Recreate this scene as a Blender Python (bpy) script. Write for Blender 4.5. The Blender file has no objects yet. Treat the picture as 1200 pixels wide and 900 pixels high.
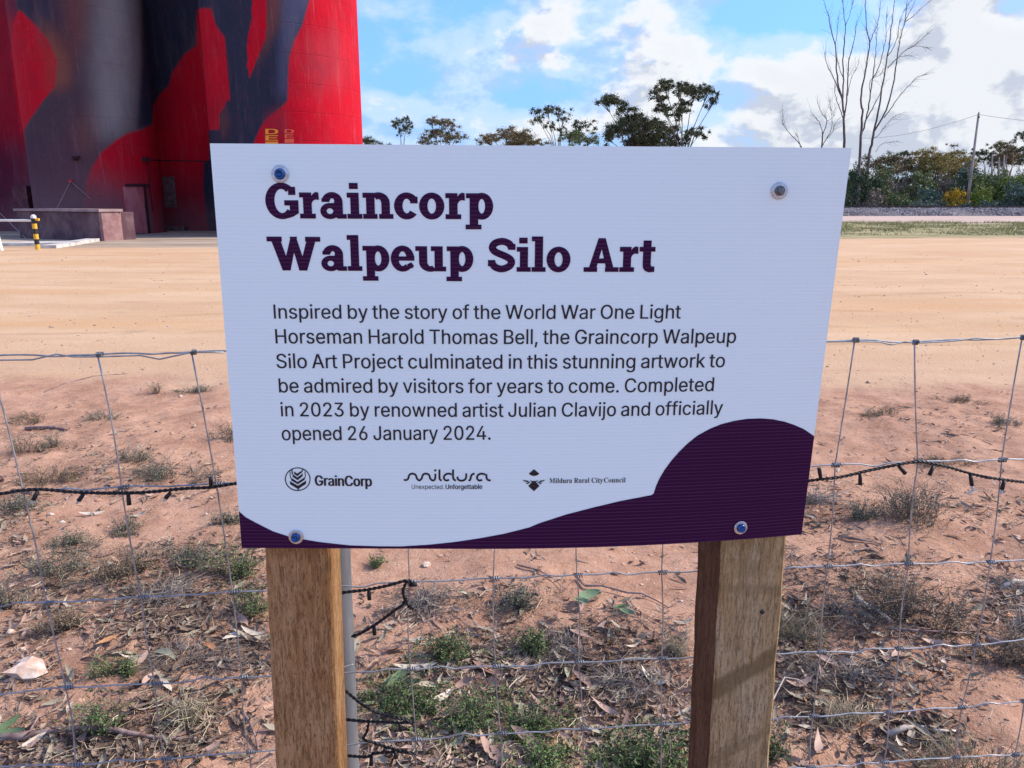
import bpy, math, random, json
import numpy as np
from mathutils import Vector
R = math.radians
rng = np.random.default_rng(7)
random.seed(7)
SC = bpy.context.scene
COL = SC.collection

# ------------------------------------------------------------------ camera
EYE = 1.6
PITCH = 13.4
FOC = 900.0            # focal length in pixels of the 1200 x 900 photograph
cam = bpy.data.cameras.new('camera'); camo = bpy.data.objects.new('camera', cam); COL.objects.link(camo)
cam.sensor_width = 36; cam.lens = 27.0; cam.clip_end = 6000; cam.clip_start = 0.05
camo.location = (0, 0, EYE); camo.rotation_euler = (R(90 - PITCH), 0, 0)
SC.camera = camo
SC.render.resolution_x = 1024; SC.render.resolution_y = 768
# ------------------------------------------------------------------ exposure
SC.view_settings.view_transform = 'Standard'; SC.view_settings.look = 'None'
SC.view_settings.exposure = 1.12; SC.view_settings.gamma = 1
# ------------------------------------------------------------------ sun
SUN_AZ, SUN_EL = 79.0, 38.0     # azimuth clockwise from +Y
sd = Vector((math.sin(R(SUN_AZ))*math.cos(R(SUN_EL)), math.cos(R(SUN_AZ))*math.cos(R(SUN_EL)), math.sin(R(SUN_EL))))
sun = bpy.data.lights.new('sun', 'SUN'); sun.energy = 2.7; sun.angle = R(2.0); sun.color = (1.0, 0.88, 0.72)
suno = bpy.data.objects.new('sun', sun); COL.objects.link(suno)
suno.location = (30, 5, 30); suno.rotation_euler = sd.to_track_quat('Z', 'Y').to_euler()

def ray(x, y):
    p = R(PITCH); a, b = (x-600)/FOC, -(y-450)/FOC
    return np.array([a, math.cos(p)+b*math.sin(p), -math.sin(p)+b*math.cos(p)])
def at_depth(x, y, Y):
    d = ray(x, y); return np.array([0, 0, EYE]) + d*(Y/d[1])
def to_ground(x, y, z=0.0):
    d = ray(x, y); return np.array([0, 0, EYE]) + d*((z-EYE)/d[2])
def to_px(P):
    P = np.asarray(P, float); p = R(PITCH)
    y = P[..., 1]; z = P[..., 2]-EYE
    f = y*math.cos(p) - z*math.sin(p); u = y*math.sin(p) + z*math.cos(p)
    return 600 + FOC*P[..., 0]/f, 450 - FOC*u/f

# ------------------------------------------------------------------ world: clear sky with broken cumulus
W = bpy.data.worlds.new('World'); SC.world = W; W.use_nodes = True
class NT:
    def __init__(s, tree): s.t = tree; s.n = tree.nodes; s.l = tree.links
    def new(s, typ, **kw):
        nd = s.n.new(typ)
        for k, v in kw.items(): setattr(nd, k, v)
        return nd
    def put(s, sock, v):
        if hasattr(v, 'is_output') or isinstance(v, bpy.types.NodeSocket): s.l.new(v, sock)
        elif v is not None: sock.default_value = v
    def math(s, op, a, b=None, c=None, clamp=False):
        nd = s.new('ShaderNodeMath', operation=op, use_clamp=clamp)
        s.put(nd.inputs[0], a)
        if b is not None: s.put(nd.inputs[1], b)
        if c is not None: s.put(nd.inputs[2], c)
        return nd.outputs[0]
    def vmath(s, op, a, b=None, out=0):
        nd = s.new('ShaderNodeVectorMath', operation=op)
        s.put(nd.inputs[0], a)
        if b is not None: s.put(nd.inputs[1], b)
        return nd.outputs[out]
    def noise(s, vec, scale, detail=4, rough=.55, dist=0):
        nd = s.new('ShaderNodeTexNoise'); s.put(nd.inputs['Vector'], vec)
        nd.inputs['Scale'].default_value = scale; nd.inputs['Detail'].default_value = detail
        nd.inputs['Roughness'].default_value = rough; nd.inputs['Distortion'].default_value = dist
        return nd.outputs['Fac']
    def smooth(s, v, a, b, lo=0., hi=1.):
        nd = s.new('ShaderNodeMapRange', interpolation_type='SMOOTHSTEP'); s.put(nd.inputs[0], v)
        s.put(nd.inputs[1], a); s.put(nd.inputs[2], b); s.put(nd.inputs[3], lo); s.put(nd.inputs[4], hi)
        return nd.outputs[0]
    def mix(s, f, a, b, blend='MIX'):
        nd = s.new('ShaderNodeMix', data_type='RGBA', blend_type=blend)
        s.put(nd.inputs[0], f)
        for i, v in ((6, a), (7, b)):
            if isinstance(v, (tuple, list)): v = tuple(v) + ((1,) if len(v) == 3 else ())
            s.put(nd.inputs[i], v)
        return nd.outputs[2]
    def scaled(s, vec, sc):
        nd = s.new('ShaderNodeMapping'); s.put(nd.inputs[0], vec); nd.inputs['Scale'].default_value = sc
        return nd.outputs[0]

w = NT(W.node_tree); w.n.clear()
sky = w.new('ShaderNodeTexSky', sky_type='NISHITA'); sky.sun_disc = False
sky.sun_elevation = R(SUN_EL); sky.sun_rotation = R(SUN_AZ); sky.dust_density = .6; sky.ozone_density = 2.5; sky.air_density = 1.0
gen = w.new('ShaderNodeTexCoord').outputs['Generated']
dirn = w.vmath('NORMALIZE', gen)
# banks of cloud and gaps, each (centre px x, px y, half width, half height, weight) turned into a fixed compass direction
BANKS = [(690, 35, 105, 42, 1.0), (620, 68, 75, 30, .8), (780, 52, 40, 32, .8), (905, 85, 75, 40, 1.0), (985, 118, 110, 42, .9),
         (1125, 55, 95, 80, 1.1), (1200, 120, 120, 70, .9), (1060, 165, 190, 32, .9), (640, 148, 190, 26, .75), (515, 62, 45, 22, .35),
         (447, 6, 38, 12, .7), (500, 132, 42, 16, .5), (-40, -60, 200, 80, .5), (1500, 60, 220, 120, .8), (760, -190, 260, 90, .9),
         (900, 22, 60, 34, -1.3), (495, 95, 60, 22, -.9), (560, 12, 45, 40, -1.1), (880, 118, 40, 16, -.5), (595, 116, 60, 14, -.9), (1178, 8, 26, 14, -1.0),(1010, 30, 60, 40, -.5), (830, 20, 40, 20, -.6)]
def clouds(d):
    fb = w.noise(w.scaled(d, (1, 1, 1.9)), 7.0, 7, .55, .2)
    sml = w.noise(w.scaled(d, (1, 1, 1.5)), 32, 5, .6, .1)
    tot = w.math('ADD', w.math('MULTIPLY', fb, 1.7), w.math('MULTIPLY', sml, .50))
    for (px, py, rx, ry, wt) in BANKS:
        r = ray(px, py); r = r/np.linalg.norm(r)
        rt = np.array([r[1], -r[0], 0]); rt /= np.linalg.norm(rt); up = np.cross(rt, r)
        k = rx/FOC; q = ry/FOC
        df = w.vmath('SUBTRACT', d, tuple(r))
        a = w.vmath('DOT_PRODUCT', df, tuple(rt/k), out=1); b = w.vmath('DOT_PRODUCT', df, tuple(up/q), out=1)
        c = w.vmath('DOT_PRODUCT', df, tuple(r/.3), out=1)
        s2 = w.math('ADD', w.math('MULTIPLY', a, a), w.math('ADD', w.math('MULTIPLY', b, b), w.math('MULTIPLY', c, c)))
        f = w.math('MULTIPLY', w.math('EXPONENT', w.math('MULTIPLY', s2, -.9)), (wt*.27 if wt > 0 else wt*.34))
        tot = w.math('ADD', tot, f)
    return tot
d0 = clouds(dirn)
d1 = clouds(w.vmath('NORMALIZE', w.vmath('ADD', dirn, (.022, .0, .024))))
THR = 1.12
alpha = w.smooth(d0, THR-.05, THR+.32)
thin = w.math('MULTIPLY', w.smooth(d0, THR-.26, THR+.1), .42)
alpha = w.math('MAXIMUM', alpha, thin)
lit = w.smooth(w.math('SUBTRACT', d0, d1), -.19, .05)
depth = w.smooth(d0, THR+.1, THR+.55)
litc = w.math('SUBTRACT', lit, w.math('MULTIPLY', depth, .25), clamp=True)
ccol = w.mix(litc, (1.85, 2.03, 2.4), (2.95, 3.02, 3.12))
# the Nishita blue, a little deeper as in the photograph
skyc = w.mix(1.0, sky.outputs[0], (.44, .64, 1.06), 'MULTIPLY')
dz = w.new('ShaderNodeSeparateXYZ'); w.l.new(dirn, dz.inputs[0])
skyc = w.mix(w.smooth(dz.outputs[2], .0, .45, .85, 0.), skyc, (.85, 1.75, 3.2))
bg = w.new('ShaderNodeBackground'); bg.inputs[1].default_value = 0.15
w.l.new(w.mix(alpha, skyc, ccol), bg.inputs[0])
w.l.new(bg.outputs[0], w.new('ShaderNodeOutputWorld').inputs[0])
W.cycles.sampling_method = 'MANUAL'; W.cycles.sample_map_resolution = 512

# ------------------------------------------------------------------ object helpers
WL = {}
def tag(o, label=None, cat=None, group=None, kind=None):
    if label: o['label'] = label
    if cat: o['category'] = cat
    if group: o['group'] = group
    if kind: o['kind'] = kind
    return o
def thing(name, loc, label, cat, group=None):
    o = bpy.data.objects.new(name, None); COL.objects.link(o); o.location = loc; o.empty_display_size = .1
    WL[o.name] = np.array(loc, float)
    return tag(o, label, cat, group)
class Geo:
    """verts and faces in world space, collected then linked as one mesh"""
    def __init__(s): s.v = []; s.f = []; s.n = 0; s.uv = None
    def add(s, v, f):
        v = np.asarray(v, float).reshape(-1, 3); b = s.n
        s.v.append(v); s.n += len(v)
        if isinstance(f, np.ndarray): s.f.extend((f+b).tolist())
        else: s.f.extend([[i+b for i in q] for q in f])
        return s
    def box(s, x0, x1, y0, y1, z0, z1):
        v = [(x, y, z) for z in (z0, z1) for y in (y0, y1) for x in (x0, x1)]
        return s.add(v, [(0, 2, 3, 1), (4, 5, 7, 6), (0, 1, 5, 4), (2, 6, 7, 3), (0, 4, 6, 2), (1, 3, 7, 5)])
    def tube(s, path, r, sides=6, cap=True):
        p = np.asarray(path, float); n = len(p)
        r = np.full(n, r) if np.isscalar(r) else np.asarray(r, float)
        t = np.gradient(p, axis=0); t /= np.maximum(np.linalg.norm(t, axis=1), 1e-9)[:, None]
        ref = np.array([0, 0, 1.]) if abs(t[0][2]) < .8 else np.array([1., 0, 0])
        a = np.cross(t, ref); a /= np.maximum(np.linalg.norm(a, axis=1), 1e-9)[:, None]; b = np.cross(t, a)
        th = np.arange(sides)*2*math.pi/sides
        v = p[:, None] + r[:, None, None]*(np.cos(th)[None, :, None]*a[:, None] + np.sin(th)[None, :, None]*b[:, None])
        f = [(i*sides+j, i*sides+(j+1) % sides, (i+1)*sides+(j+1) % sides, (i+1)*sides+j) for i in range(n-1) for j in range(sides)]
        if cap: f += [tuple(range(sides))[::-1], tuple((n-1)*sides+j for j in range(sides))]
        return s.add(v.reshape(-1, 3), f)
    def leaves(s, c, size, asp=.35, flat=0., seed=0):
        """rhombic leaf faces round the centres c"""
        g = np.random.default_rng(seed); n = len(c)
        u = g.normal(size=(n, 3)); u[:, 2] *= (1-flat); u /= np.linalg.norm(u, axis=1)[:, None]
        q = g.normal(size=(n, 3)); wv = np.cross(u, q); wv /= np.linalg.norm(wv, axis=1)[:, None]
        L = (size*g.uniform(.6, 1.3, n))[:, None]
        v = np.stack([c-u*L*.5, c+wv*L*asp*.5, c+u*L*.5, c-wv*L*asp*.5], 1).reshape(-1, 3)
        return s.add(v, np.arange(4*n).reshape(n, 4))
    def lathe(s, c, ax, prof, sides=20, roll=0.):
        """profile of (radius, height) round axis ax at c"""
        ax = np.asarray(ax, float)/np.linalg.norm(ax); ref = np.array([0, 0, 1.]) if abs(ax[2]) < .9 else np.array([1., 0, 0])
        a = np.cross(ax, ref); a /= np.linalg.norm(a); b = np.cross(ax, a)
        th = np.arange(sides)*2*math.pi/sides + roll
        v = [np.asarray(c)+ax*h+r*(math.cos(q)*a+math.sin(q)*b) for (r, h) in prof for q in th]
        m = len(prof)
        f = [(i*sides+j, i*sides+(j+1) % sides, (i+1)*sides+(j+1) % sides, (i+1)*sides+j) for i in range(m-1) for j in range(sides)]
        f += [tuple(range(sides))[::-1], tuple((m-1)*sides+j for j in range(sides))]
        return s.add(v, f)
    def build(s, name, mat, parent=None, label=None, cat=None, group=None, kind=None, smooth=False, origin=None, mats=None):
        v = np.concatenate(s.v) if s.v else np.zeros((0, 3))
        if parent is not None: org = WL[parent.name]
        elif origin is not None: org = np.array(origin, float)
        elif kind == 'structure' or kind == 'stuff': org = np.zeros(3)
        else: org = np.array([(v[:, 0].min()+v[:, 0].max())/2, (v[:, 1].min()+v[:, 1].max())/2, v[:, 2].min()])
        me = bpy.data.meshes.new(name); me.from_pydata((v-org).tolist(), [], s.f); me.update()
        if mat: me.materials.append(mat)
        if smooth: me.polygons.foreach_set('use_smooth', [True]*len(me.polygons))
        if s.uv is not None:
            ul = me.uv_layers.new(name='UVMap'); li = np.zeros(len(me.loops), int); me.loops.foreach_get('vertex_index', li)
            ul.data.foreach_set('uv', np.asarray(s.uv, float)[li].reshape(-1))
        o = bpy.data.objects.new(name, me); COL.objects.link(o)
        if parent is not None: o.parent = parent; WL[o.name] = org
        else: o.location = org; WL[o.name] = org
        return tag(o, label, cat, group, kind)

# ------------------------------------------------------------------ materials
def material(name, build, rough=.8, metal=0., spec=.3):
    m = bpy.data.materials.new(name); m.use_nodes = True; t = NT(m.node_tree)
    b = t.n['Principled BSDF']; b.inputs['Roughness'].default_value = rough; b.inputs['Metallic'].default_value = metal
    b.inputs['Specular IOR Level'].default_value = spec
    r = build(t, b)
    if isinstance(r, tuple): r += (1,) if len(r) == 3 else (); b.inputs['Base Color'].default_value = r
    elif r is not None: t.l.new(r, b.inputs['Base Color'])
    return m
def bump(t, b, h, strength=.5, dist=.01):
    nd = t.new('ShaderNodeBump'); nd.inputs['Strength'].default_value = strength; nd.inputs['Distance'].default_value = dist
    t.l.new(h, nd.inputs['Height']); t.l.new(nd.outputs[0], b.inputs['Normal'])
def mottled(name, c1, c2, scale=5, rough=.8, metal=0., bs=None, stretch=(1, 1, 1), detail=5, spec=.3, lo=.35, hi=.65):
    def bd(t, b):
        v = t.scaled(t.new('ShaderNodeTexCoord').outputs['Object'], stretch)
        n = t.noise(v, scale, detail, .6)
        if bs: bump(t, b, t.noise(v, scale*bs[2], 5, .65), bs[0], bs[1])
        return t.mix(t.smooth(n, lo, hi), c1, c2)
    return material(name, bd, rough, metal, spec)
def foliage(name, c1, c2, c3=None, rough=.65, transl=.0):
    """each leaf face its own tone, with larger patches of growth"""
    def bd(t, b):
        isl = t.new('ShaderNodeNewGeometry').outputs['Random Per Island']
        oi = t.new('ShaderNodeObjectInfo').outputs['Random']
        f = t.math('FRACT', t.math('ADD', isl, oi))
        pos = t.new('ShaderNodeTexCoord').outputs['Object']
        c = t.mix(f, c1, c2)
        if c3: c = t.mix(t.math('MULTIPLY', t.smooth(t.noise(pos, 1.1, 3), .45, .6), .7), c, c3)
        return c
    return material(name, bd, rough, 0, .25)

# ================================================================== GROUND
def vnoise(x, y, seed=0):
    xi = np.floor(x).astype(np.int64); yi = np.floor(y).astype(np.int64); fx = x-xi; fy = y-yi
    fx = fx*fx*(3-2*fx); fy = fy*fy*(3-2*fy)
    def h(a, b):
        k = (a*374761393 + b*668265263 + seed*974634777) & 0xffffffff
        k = ((k ^ (k >> 13))*1274126177) & 0xffffffff
        return ((k ^ (k >> 16)) & 0xffff)/65535.
    return (h(xi, yi)*(1-fx)+h(xi+1, yi)*fx)*(1-fy) + (h(xi, yi+1)*(1-fx)+h(xi+1, yi+1)*fx)*fy
def fbm(x, y, sc, oc=4, seed=0):
    t = 0; a = 1.; s = 0
    for i in range(oc):
        t = t + a*vnoise(x*sc*2**i, y*sc*2**i, seed+i); s += a; a *= .5
    return t/s
def gh(x, y):
    """height of the ground: scuffed loam near the fence, smooth gravel yard beyond"""
    x = np.asarray(x, float); y = np.asarray(y, float)
    near = 1/(1+np.exp((y-6.6)*2.2))
    h = near*((fbm(x, y, 1.3, 4, 3)-.5)*.11 + (fbm(x, y, 9, 3, 11)-.5)*.030)
    h = h + (1-near)*((fbm(x, y, .5, 2, 5)-.5)*.02)*np.clip(30/np.maximum(y, 1), 0, 1)
    m = to_ground(1100, 610)
    h = h + .07*np.exp(-((x-m[0])**2/.25 + (y-m[1])**2/.09))
    return h
def G(px, py):
    p = to_ground(px, py); p = to_ground(px, py, float(gh(p[0], p[1]))); p[2] = float(gh(p[0], p[1])); return p
def axis(lo, hi, fine_lo, fine_hi, step, grow):
    a = list(np.arange(fine_lo, fine_hi, step)); s = step; v = a[-1]
    while v < hi: s *= grow; v += s; a.append(v)
    s = step; v = fine_lo; pre = []
    while v > lo: s *= grow; v -= s; pre.append(v)
    return np.array(pre[::-1]+a)
gx = axis(-1500, 1500, -4.2, 4.4, .024, 1.07); gy = axis(-300, 3000, 1.5, 6.6, .021, 1.05)
XX, YY = np.meshgrid(gx, gy)
ZZ = gh(XX, YY)
nx, ny = len(gx), len(gy)
ii = np.arange(nx*ny).reshape(ny, nx)
quads = np.stack([ii[:-1, :-1], ii[:-1, 1:], ii[1:, 1:], ii[1:, :-1]], -1).reshape(-1, 4)

def ground_mat(t, b):
    pos = t.new('ShaderNodeNewGeometry').outputs['Position']
    sep = t.new('ShaderNodeSeparateXYZ'); t.l.new(pos, sep.inputs[0]); X, Y = sep.outputs[0], sep.outputs[1]
    nz = lambda s, d=4, r=.55, st=(1, 1, 1): t.noise(t.scaled(pos, st), s, d, r)
    # edge of the loam
    yy = t.math('ADD', Y, t.math('MULTIPLY', t.math('SUBTRACT', nz(1.1, 5, .65), .5), 2.4))
    yy = t.math('ADD', yy, t.math('MULTIPLY', X, .03))
    loam = t.smooth(yy, 6.3, 7.1, 1, 0)
    c_loam = t.mix(t.smooth(nz(3.1, 7, .68), .36, .64), (.36, .195, .125), (.51, .30, .20))
    c_loam = t.mix(t.math('MULTIPLY', t.smooth(nz(7, 5, .7, (1, 1.5, 1)), .52, .68), .6), c_loam, (.33, .17, .10))
    c_loam = t.mix(t.math('MULTIPLY', t.smooth(nz(60, 3, .7), .45, .75), .35), c_loam, (.62, .43, .31))
    c_grav = t.mix(t.smooth(nz(.5, 6, .7, (.5, 1.2, 1)), .34, .66), (.54, .345, .20), (.62, .425, .265))
    c_grav = t.mix(t.math('MULTIPLY', t.smooth(nz(.55, 5, .65, (.12, 1.2, 1)), .50, .66), .65), c_grav, (.58, .34, .17))
    c_grav = t.mix(t.math('MULTIPLY', t.smooth(nz(24, 5, .85), .54, .68), .45), c_grav, (.42, .27, .17))
    c_grav = t.mix(t.math('MULTIPLY', t.smooth(nz(55, 2, .8), .58, .7), .35), c_grav, (.8, .66, .5))
    # wheel tracks sweeping across the yard
    yt = t.math('ADD', Y, t.math('ADD', t.math('MULTIPLY', X, .07), t.math('MULTIPLY', nz(.10, 3, .5), 5.0)))
    fr = t.math('ABSOLUTE', t.math('SUBTRACT', t.math('FRACT', t.math('DIVIDE', yt, 1.55)), .5))
    trk = t.math('MULTIPLY', t.smooth(fr, .03, .11, 1, 0), t.smooth(nz(.35, 4, .6), .46, .62))
    c_grav = t.mix(t.math('MULTIPLY', trk, .55), c_grav, (.44, .27, .15))
    c_grav = t.mix(t.math('MULTIPLY', t.smooth(nz(.9, 5, .7), .60, .70), .4), c_grav, (.40, .27, .18))
    # the loam bleaches into the yard
    edge = t.smooth(yy, 6.2, 9.5, 1, 0)
    c_grav = t.mix(t.math('MULTIPLY', edge, .6), c_grav, (.52, .34, .23))
    lt = t.new('ShaderNodeVertexColor', layer_name='litter').outputs[0]
    hum = t.smooth(t.math('ADD', lt, t.math('MULTIPLY', t.math('SUBTRACT', nz(9, 5, .7), .5), .9)), .30, .85)
    c_loam = t.mix(t.math('MULTIPLY', hum, .72), c_loam, t.mix(nz(70, 3, .7), (.07, .048, .038), (.24, .165, .125)))
    col = t.mix(loam, c_grav, c_loam)
    # bitumen and old concrete apron round the silos
    ya = t.math('ADD', Y, t.math('MULTIPLY', nz(.25, 4, .6), 3.0))
    apr = t.math('MULTIPLY', t.smooth(ya, 28.2, 30.0), t.smooth(t.math('ADD', X, t.math('MULTIPLY', nz(.2), 3)), -3, -1, 1, 0))
    c_apr = t.mix(t.smooth(nz(.5, 6, .7, (.3, 1.0, 1)), .36, .66), (.30, .23, .17), (.46, .37, .28))
    c_apr = t.mix(t.math('MULTIPLY', t.smooth(nz(.22, 4, .6, (.35, 1.2, 1)), .55, .64), .45), c_apr, (.17, .13, .11))
    col = t.mix(apr, col, c_apr)
    # grass verge, pink track side and country beyond, right of the yard
    yb = t.math('ADD', Y, t.math('MULTIPLY', nz(.15, 4, .6), 5.0))
    ver = t.math('MULTIPLY', t.smooth(yb, 36.0, 38.0), t.math('SUBTRACT', 1.0, apr))
    c_ver = t.mix(t.smooth(nz(1.2, 5, .6, (.5, 1, 1)), .4, .6), (.20, .20, .085), (.42, .34, .20))
    col = t.mix(ver, col, c_ver)
    pink = t.smooth(yb, 59.0, 61.5); col = t.mix(pink, col, t.mix(t.smooth(nz(.5, 4, .6, (.2, 1, 1)), .4, .6), (.45, .33, .27), (.55, .42, .35)))
    far = t.smooth(yb, 110.0, 120.0); col = t.mix(far, col, (.22, .19, .10))
    h = t.math('ADD', t.math('MULTIPLY', nz(22, 6, .7), .6), t.math('MULTIPLY', nz(110, 4, .7), .3))
    bump(t, b, h, .75, .03)
    return col
ground = Geo().add(np.stack([XX, YY, ZZ], -1), quads).build('ground', material('ground_soil', ground_mat, .95, 0, .1), kind='structure', smooth=True)

# ================================================================== SIGN
H = lambda *a: np.array(a, float)
TLc, TRc, BRc, BLc = H(-.420, 1.116, 1.678), H(.480, 1.133, 1.673), H(.473, 1.164, 1.070), H(-.421, 1.105, 1.074)
SW, SH = .9, .6
def sheet(s, t, off=0.):
    """point of the bowed sheet, s metres from its left edge, t metres up from its foot, off in front of it"""
    s = np.asarray(s, float); t = np.asarray(t, float); u = s/SW; v = t/SH
    yb = 1.105 + .059*(np.maximum(0, s-.35)/.55)**2
    yt = 1.116 + (1.133-1.116)*u
    X = (BLc[0]+(BRc[0]-BLc[0])*u)*(1-v) + (TLc[0]+(TRc[0]-TLc[0])*u)*v
    Z = (BLc[2]+(BRc[2]-BLc[2])*u)*(1-v) + (TLc[2]+(TRc[2]-TLc[2])*u)*v
    Y = yb*(1-v) + yt*v
    sl = (2*.059*np.maximum(0, s-.35)/.55**2)*(1-v) + .019*v      # slope of the sheet across
    n = np.stack([sl, -np.ones_like(sl), np.zeros_like(sl)], -1); n /= np.linalg.norm(n, axis=-1)[..., None]
    return np.stack([X, Y, Z], -1) + n*np.asarray(off)[..., None]
def inv(px, py):
    s, t = .45, .3
    for _ in range(12):
        x, y = to_px(sheet(s, t)); xs, ys = to_px(sheet(s+1e-4, t)); xt, yt = to_px(sheet(s, t+1e-4))
        J = np.array([[xs-x, xt-x], [ys-y, yt-y]])/1e-4
        d = np.linalg.solve(J, [px-x, py-y]); s += d[0]; t += d[1]
    return s, t

def print_mat(name, c, rough=.45, lines=.07, spec=.4):
    """smooth print over fine horizontal flutes"""
    def bd(t, b):
        uv = t.new('ShaderNodeUVMap').outputs[0]
        sep = t.new('ShaderNodeSeparateXYZ'); t.l.new(uv, sep.inputs[0])
        v = t.math('ADD', sep.outputs[1], t.math('MULTIPLY', t.noise(t.scaled(uv, (2, .5, 1)), 3, 2), .0006))
        wv = t.math('SINE', t.math('MULTIPLY', v, 2*math.pi/.0056))
        amp = t.math('ADD', .35, t.noise(t.scaled(uv, (.6, 40, 1)), 3, 3))
        ln = t.math('MULTIPLY', t.math('MULTIPLY', wv, amp), 1.)
        bump(t, b, ln, .10, .0006)
        f = t.smooth(ln, .25, 1.0)
        spk = t.smooth(t.noise(uv, 160, 2, .5), .74, .80)
        c1 = t.mix(t.math('MULTIPLY', f, lines*2), c, tuple(min(1, k*.78+.012) for k in c) if c[0] > .3 else (c[0]+.14, c[1]+.11, c[2]+.16))
        return t.mix(t.math('MULTIPLY', spk, .35), c1, tuple(k*.45 for k in c))
    return material(name, bd, rough, 0, spec)
m_white = print_mat('white_sheet', (.80, .97, .96))
m_plum = print_mat('plum_print', (.038, .005, .040), lines=.09, spec=.08)
m_black = print_mat('black_print', (.006, .006, .010), lines=.1)

def sheet_mesh(cols_s, lo, hi, rows, off):
    S = np.repeat(np.asarray(cols_s)[None], rows+1, 0); f = np.linspace(0, 1, rows+1)[:, None]
    T = np.asarray(lo)[None]*(1-f)+np.asarray(hi)[None]*f
    n = len(cols_s); i = np.arange((rows+1)*n).reshape(rows+1, n)
    q = np.stack([i[:-1, :-1], i[:-1, 1:], i[1:, 1:], i[1:, :-1]], -1).reshape(-1, 4)
    g = Geo().add(sheet(S, T, off), q); g.uv = np.stack([S, T], -1).reshape(-1, 2)
    return g, i
root = thing('information_sign', (0.02, 1.12, 1.07), 'white corrugated plastic sign with dark purple heading and wave, bolted across the two timber posts', 'sign')
# panel: front sheet, back sheet and rim as one closed solid
cs = np.linspace(0, SW, 61); g, i = sheet_mesh(cs, np.zeros(61), np.full(61, SH), 30, 0.)
gb = sheet(np.repeat(cs[None], 31, 0), np.repeat(np.linspace(0, SH, 31)[:, None], 61, 1), -.005)
nb = g.n; g.add(gb, np.stack([i[:-1, :-1], i[1:, :-1], i[1:, 1:], i[:-1, 1:]], -1).reshape(-1, 4)); g.uv = np.concatenate([g.uv, g.uv])
rim = list(i[0, :]) + list(i[1:, -1]) + list(i[-1, -2::-1]) + list(i[-2:0:-1, 0])
g.f += [[int(a), int(a+nb), int(b+nb), int(b)] for a, b in zip(rim, rim[1:]+rim[:1])]
g.build('panel', m_white, root)
# plum wave along the foot
WAVE = [(279.5, 599.0), (288, 606), (299, 612), (320, 622.5), (341, 629.4), (374, 635), (410, 639), (440, 640), (470, 640.2), (500, 638.4), (530, 635.4), (560, 631), (590, 625.5),
        (620, 618), (632, 613), (663, 602.9), (695, 594.6), (727, 587), (764, 579.9), (766, 578), (768.5, 570), (772.6, 560.7), (779, 550), (786.8, 539.5), (796, 529), (805.8, 519.5), (817, 510.5), (831, 502.7), (845, 497),
        (859.7, 493.2), (875, 490.8), (891.3, 490.2), (906, 491.3), (919.8, 494.2), (931, 498), (942, 502.8), (956.5, 511)]
ws = np.array([inv(*p) for p in WAVE]); ws[0, 0] = 0.0; ws[-1, 0] = SW
wc = np.unique(np.concatenate([np.linspace(0, SW, 160), ws[:, 0]]))
wt = np.interp(wc, ws[:, 0], np.maximum(ws[:, 1], .0004))
g, _ = sheet_mesh(wc, np.full(len(wc), .0002), wt, 4, .0004); g.build('printed_wave', m_plum, root)

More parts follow.
